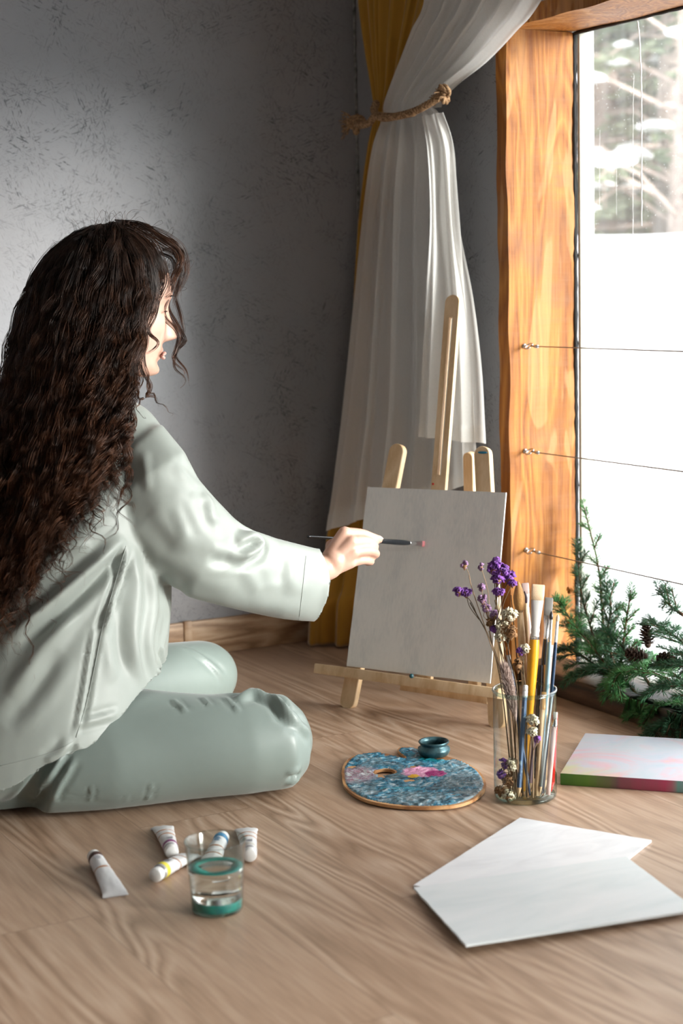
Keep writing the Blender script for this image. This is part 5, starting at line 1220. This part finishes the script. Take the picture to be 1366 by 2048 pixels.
def branch(P, ntw, tlen, label, nm=needA, nlen=.019, dens=1500, droop=.15, group='fir branches on the window sill', up=None, cone=0):
    P = spl(A_(P), 10); t = thing('fir_branch', P[0], label, 'fir branch', group); k = len(P)
    stems = [tube(P, np.linspace(.0034, .0012, k), 6)]; nd_ = [needles(P[::5], nlen, dens*.7)]
    Tn = np.gradient(P, axis=0); Tn /= np.linalg.norm(Tn, axis=1)[:, None]; N0 = A_([0, 0, 1.0]) if up is None else A_(up)
    for i in range(ntw):
        q = .12+.8*(i+.5)/ntw; j = int(q*(k-1)); d = Tn[j]; s = np.cross(d, N0); s /= np.linalg.norm(s); sg = 1 if i % 2 else -1
        v = d*.72+s*sg*.72+N0*bg.uniform(-.1, .22); v /= np.linalg.norm(v); l = tlen*(1-.55*q)*bg.uniform(.8, 1.15)
        p0 = P[j]; p1 = p0+v*l*.5; p2 = p0+v*l+A_([0, 0, -droop*l]); stems.append(tube(spl([p0, p1, p2], 4), [.0016]*4+[.0013]*4+[.0008], 5)); nd_.append(needles([p0, p1, p2], nlen, dens))
        if l > .07:
            for g2 in (1, -1):
                v2 = v*.75+np.cross(v, N0)*g2*.6; v2 /= np.linalg.norm(v2); b0 = p0*.5+p1*.5; nd_.append(needles([b0, b0+v2*l*.22, b0+v2*l*.42-A_([0, 0, droop*l*.3])], nlen*.95, dens)); stems.append(tube([b0, b0+v2*l*.4], .0008, 4))
    for kk in range(1):
        nd_.append(needles([P[-1]-Tn[-1]*.02, P[-1], P[-1]+Tn[-1]*.015], nlen, dens))
    stv, stf = cat(stems); lim(stv); obj('twig', (stv, stf), barkm, t)
    nv, nf = cat(nd_); lim(nv); obj('needles', (nv, nf), nm, t)
    return t
def lim(V):
    V[:, 0] = np.where(V[:, 0] > XG-.024, XG-.024-.02*(1-np.exp(-(V[:, 0]-XG+.024)/.02))*.3, V[:, 0])
    k = V[:, 0] > XR-.016; V[:, 1] = np.where(k & (V[:, 1] > Y2-.04), Y2-.04-.0*V[:, 1], V[:, 1]); zf = np.where((V[:, 0] > XR-.004) & (V[:, 0] < XR+.115), .048, .002); V[:, 2] = np.maximum(V[:, 2], zf)
def S_(x, y, X): return onx(x, y, X)
Xa = XR+.10
branch([S_(1215, 1330, 2.06), S_(1205, 1230, 2.08), S_(1196, 1130, 2.09), S_(1168, 1015, 2.09)], 8, .055, 'tallest slender fir sprig standing upright against the window pane', needB, .016, 1300, .0, up=(1, 0, .05))
branch([S_(1210, 1350, 2.04), S_(1180, 1250, 2.06), S_(1162, 1180, 2.07), S_(1155, 1095, 2.08)], 9, .06, 'upright fir branch leaning on the orange window post', needA, .020, 1500, .0, up=(1, 0, .05))
branch([S_(1230, 1340, 2.03), S_(1215, 1270, 2.05), S_(1222, 1215, 2.06), S_(1212, 1165, 2.07)], 8, .06, 'bushy fir branch rising in the middle of the sill', needA, .021, 1600, .0, up=(1, 0, .05))
branch([S_(1240, 1340, 2.02), S_(1250, 1260, 2.04), S_(1262, 1180, 2.07)], 7, .05, 'small bright fir tip standing right of the bushy branch', needB, .017, 1500, .0, up=(1, 0, .05))
branch([S_(1230, 1350, 2.0), S_(1180, 1290, 1.99), S_(1135, 1230, 1.985), S_(1118, 1205, 1.975)], 7, .06, 'fir branch pointing left towards the brushes in the jar', needB, .021, 1500, .1)
branch([S_(1250, 1375, 1.99), S_(1190, 1330, 1.985), S_(1145, 1300, 1.975), S_(1122, 1300, 1.965)], 9, .075, 'drooping fir branch low behind the right side of the jar', needA, .019, 1600, .25)
branch([S_(1285, 1400, 1.985), S_(1230, 1345, 1.98), S_(1180, 1340, 1.96), S_(1148, 1350, 1.945)], 9, .07, 'fir branch hanging over the dark wooden sill board', needA, .018, 1700, .3)
branch([S_(1340, 1360, 2.0), S_(1280, 1340, 1.985), S_(1235, 1350, 1.95), S_(1228, 1380, 1.94)], 8, .06, 'fir branch with sunlit tip pointing at the stretched canvas', needB, .018, 1700, .3)
branch([S_(1366, 1230, 2.04), S_(1345, 1215, 2.05), S_(1330, 1200, 2.06), S_(1318, 1175, 2.07)], 6, .05, 'dark fir tip raised at the right edge above the pine cones', needA, .017, 1400, .0, up=(1, 0, .05))
branch([S_(1400, 1340, 2.0), S_(1370, 1290, 2.01), S_(1335, 1262, 2.02), S_(1300, 1240, 2.03)], 9, .07, 'fir branch reaching left just above the two pine cones', needA, .018, 1500, .05)
branch([S_(1430, 1420, 1.97), S_(1390, 1380, 1.96), S_(1340, 1370, 1.95), S_(1300, 1385, 1.94)], 9, .075, 'large fir branch spreading across the sill at the right edge', needA, .019, 1600, .2)
branch([fl(1400, 1420, .05), fl(1350, 1410, .045), fl(1300, 1425, .03), fl(1262, 1430, .015)], 8, .07, 'fir branch spilling off the sill onto the floor, left one', needB, .018, 1800, .2, group='fir branches spilling on the floor')
branch([fl(1440, 1440, .05), fl(1390, 1425, .045), fl(1345, 1445, .03), fl(1300, 1468, .012)], 9, .075, 'fir branch spilling onto the floor nearest to the stretched canvas', needA, .018, 1800, .2, group='fir branches spilling on the floor')
branch([S_(1460, 1330, 2.0), S_(1420, 1330, 1.99), S_(1370, 1330, 1.98), S_(1320, 1330, 1.97)], 9, .08, 'thick fir branch lying under the pine cones', needA, .019, 1700, .1)
branch([S_(1300, 1370, 2.0), S_(1265, 1320, 2.02), S_(1240, 1290, 2.03), S_(1216, 1262, 2.03)], 9, .07, 'dense fir branch filling the middle of the sill below the upright sprigs', needA, .020, 1600, .05)
branch([S_(1260, 1350, 2.05), S_(1215, 1310, 2.06), S_(1175, 1275, 2.06), S_(1140, 1250, 2.05)], 9, .065, 'deep green fir branch against the foot of the orange post', needA, .020, 1600, .05)
branch([S_(1400, 1400, 2.03), S_(1350, 1350, 2.05), S_(1305, 1330, 2.05), S_(1262, 1312, 2.05)], 10, .08, 'fir branch lying along the bottom of the window pane', needB, .019, 1600, .05)
conem = plain('dark_cone_scale', (.055, .028, .016), .75, var=.4, scale=80); conet = plain('cone_scale_tip', (.16, .10, .06), .8, var=.3)
def cone(c, ax, L, R, label):
    x, y, z, _ = frame_of((0, 0, 0), ax); t = thing('pine_cone', c, label, 'pine cone', 'pine cones among the fir branches'); k = 0
    obj('core', limb([A_(c), A_(c)+z*L*.5, A_(c)+z*L*.92], [R*.35, R*.4, R*.12], 12), conem, t)
    sc = []
    for i in range(62):
        q = i/62; a = i*2.39996; rr = R*math.sin(PI*(.18+.78*q))**.7; b = A_(c)+z*L*q; o_ = x*math.cos(a)+y*math.sin(a); dv = o_*.9+z*(.15+.8*q); dv /= np.linalg.norm(dv); sd_ = np.cross(dv, z); sd_ /= np.linalg.norm(sd_); nn = np.cross(sd_, dv)
        w = R*.34*(1-.4*q); e = b+dv*rr; m_ = b+dv*rr*.6
        V = [b, m_+sd_*w*.7, e+sd_*w*.6, e+dv*w*.25, e-sd_*w*.6, m_-sd_*w*.7]; V = V+[v+nn*R*.07 for v in V]
        sc.append((A_(V), [(0, 1, 2, 3, 4, 5), (11, 10, 9, 8, 7, 6)]+[(j, (j+1) % 6, 6+(j+1) % 6, 6+j) for j in range(6)]))
    obj('scales', cat(sc), conem, t, smooth=False)
cone(S_(1296, 1290, 1.995), (-.05, .1, 1), .036, .017, 'pine cone standing upright, highest of the three')
cone(S_(1290, 1312, 1.955), (-.5, .55, .1), .034, .017, 'pine cone lying below the upright one, scales facing the room')
cone(S_(1318, 1318, 1.962), (.1, -.9, .12), .034, .016, 'pine cone lying to the right of its neighbour, nearest the frame edge')
for (x, y, X) in ((1143, 1243, 2.0), (1140, 1180, 2.02)):
    tag(obj('dried_bud', florets(S_(x, y, X), .007, .006, 22, .003), plain('rusty_orange_bud', (.55, .22, .05), .8)), 'small rusty orange dried bud between the fir needles, ' + ('lower of the two' if y > 1200 else 'upper of the two'), 'dried bud', 'rusty buds beside the window post')

# teal ring imitating the settled pigment seen refracted in the water surface, and more tools in the jar
R0 = gr(zw)-.0008; an = np.linspace(0, 2*PI, 64, endpoint=False)
Vr = np.vstack([[gb+A_([math.cos(a)*r_*(1+(.10*math.sin(3*a+1) if r_ < R0 else 0)), math.sin(a)*r_, zw+.0008+dz]) for a in an] for r_, dz in ((R0*.62, 0), (R0, 0), (R0, .0006), (R0*.62, .0006))])
obj('refraction_ring', (Vr, [(i*64+j, i*64+(j+1) % 64, ((i+1) % 4)*64+(j+1) % 64, ((i+1) % 4)*64+j) for i in range(4) for j in range(64)]), tm, gt)
stick('pencil', 1066, .02, 1082, 1330, .02, .0040, dark, 'dark brown pencil behind the yellow brush handle', 'pencil', n=12)
stick('pencil', 1052, .03, 1062, 1300, .03, .0042, plain('brown_barrel', (.12, .05, .03), .4), 'reddish brown pencil at the back of the jar', 'pencil', n=12)
stick('pencil', 1090, .01, 1092, 1330, .012, .0036, natw, 'plain wooden stick on the right side of the jar', 'pencil', n=12)

# ------------------------------------------------------------------ outside: snow mound and the wood behind it
snow = plain('snow', (.84, .86, .88), .6, var=.03, scale=3)
ra = A_([.62, .785, 0]); sdv = A_([.785, -.62, 0])
def snow_h(s, w):
    """s: distance from the house along the view, w: sideways"""
    rise = 1/(1+math.exp(-(s-5.0)*1.6)); crest = 1.24+.16*math.tanh((w-1.15)*1.1)+.05*noise.noise(Vector((w*.8, s*.5, 3)))
    return -.28+(crest+.28)*rise+.03*noise.noise(Vector((s*1.2, w*1.2, 0)))-max(0, s-6.5)*.035
V = []; ns, nw = 70, 80
o_ = A_([XG+.06, .2, 0])
for i in range(ns):
    for j in range(nw):
        x = XG+.05+((i/(ns-1))**1.6)*22; y = -14+36*j/(nw-1); p = A_([x, y, 0]); s = p@ra; w = p@sdv
        V.append((x, y, snow_h(s, w)))
struct('ground_snow', (V, [(i*nw+j, (i+1)*nw+j, (i+1)*nw+j+1, i*nw+j+1) for i in range(ns-1) for j in range(nw-1)]), snow, True)
og = np.random.default_rng(91)
folA = plain('winter_conifer_green', (.24, .28, .18), .8, var=.4, scale=8); folB = plain('olive_conifer_green', (.36, .36, .20), .8, var=.4, scale=8); trunkm = plain('grey_brown_bark', (.38, .30, .26), .9, var=.3)
def far_tree(x, y, h, label, fol, bare=False):
    p0 = A_([x, y, snow_h(A_([x, y, 0])@ra, A_([x, y, 0])@sdv)-.2]); t = thing('conifer' if not bare else 'bare_tree', p0, label, 'tree', 'trees of the wood beyond the snow mound')
    obj('trunk', tube([p0, p0+A_([.05, 0, h*.5]), p0+A_([0, .05, h])], [.09, .06, .015], 10), trunkm, t)
    br, nd_, sn = [], [], []
    for k in range(int(h*(26 if not bare else 16))):
        z = og.uniform(.1, .97)*h; a = og.uniform(0, 2*PI); L = (h-z)*.30+.25; d = A_([math.cos(a), math.sin(a), 0]); b = p0+A_([0, 0, z])
        e = b+d*L+A_([0, 0, (-.22 if not bare else .35)*L]); m_ = (b+e)/2+A_([0, 0, .08*L]); br.append(tube([b, m_, e], [.014, .009, .004], 5))
        if not bare:
            s = np.cross(d, [0, 0, 1.0])
            for q in np.linspace(.2, 1, 9):
                c = b+(e-b)*q
                for g in (1, -1):
                    for _ in range(3):
                        l = .20*(1.15-q)*og.uniform(.7, 1.4)+.05; v = d*.6+s*g*og.uniform(.3, 1)+A_([0, 0, og.uniform(-.5, .1)]); n = np.cross(v, [0, 0, 1.0]); n /= np.linalg.norm(n)
                        nd_.append((A_([c, c+v*l*.5+n*l*.14, c+v*l, c+v*l*.5-n*l*.14, c+v*l*.5-A_([0, 0, l*.10])]), [(0, 1, 4), (1, 2, 4), (2, 3, 4), (3, 0, 4)]))
        if og.random() < .8:
            c = b+(e-b)*og.uniform(.5, .95)+A_([0, 0, .03]); rr = og.uniform(.05, .14)
            v, f_ = lathe([(.01, -.35), (.8, -.2), (1, .05), (.6, .38), (.05, .5)], 10); v = A_(v)*A_([rr, rr*og.uniform(.6, 1), rr*.6])
            sn.append((v+c+og.normal(0, .004, v.shape), f_))
    o = obj('branches', cat(br), trunkm, t); o['kind'] = 'stuff'
    if nd_: o = obj('foliage', cat(nd_), fol, t, smooth=False); o['kind'] = 'stuff'
    if sn: o = obj('snow_clumps', cat(sn), snow, t); o['kind'] = 'stuff'
def vp(px_, D, off=0): q = at(px_, 400, D); return q[0]+off, q[1]
for i, (px_, D, h, bare) in enumerate(((1200, 9.5, 3.4, 0), (1262, 11.5, 5.0, 1), (1330, 9.0, 3.0, 0), (1235, 13.5, 6.5, 0), (1390, 11.0, 5.0, 0), (1300, 14.5, 7.0, 0), (1130, 11, 4.5, 0), (1480, 10, 4.2, 0), (1365, 8.4, 2.4, 1), (1180, 15, 7.5, 0), (1600, 12, 6, 0), (1050, 13, 6, 0), (1420, 15, 7.5, 0), (1345, 17, 8.5, 0), (1250, 17, 8.5, 0))):
    x, y = vp(px_, D)
    nm = ('leafless grey tree', 'olive green conifer', 'dark green conifer')[0 if bare else 1+i % 2]
    far_tree(x, y, h, nm+' with snow on its boughs in the wood outside the window', (folA, folB)[i % 2], bare)
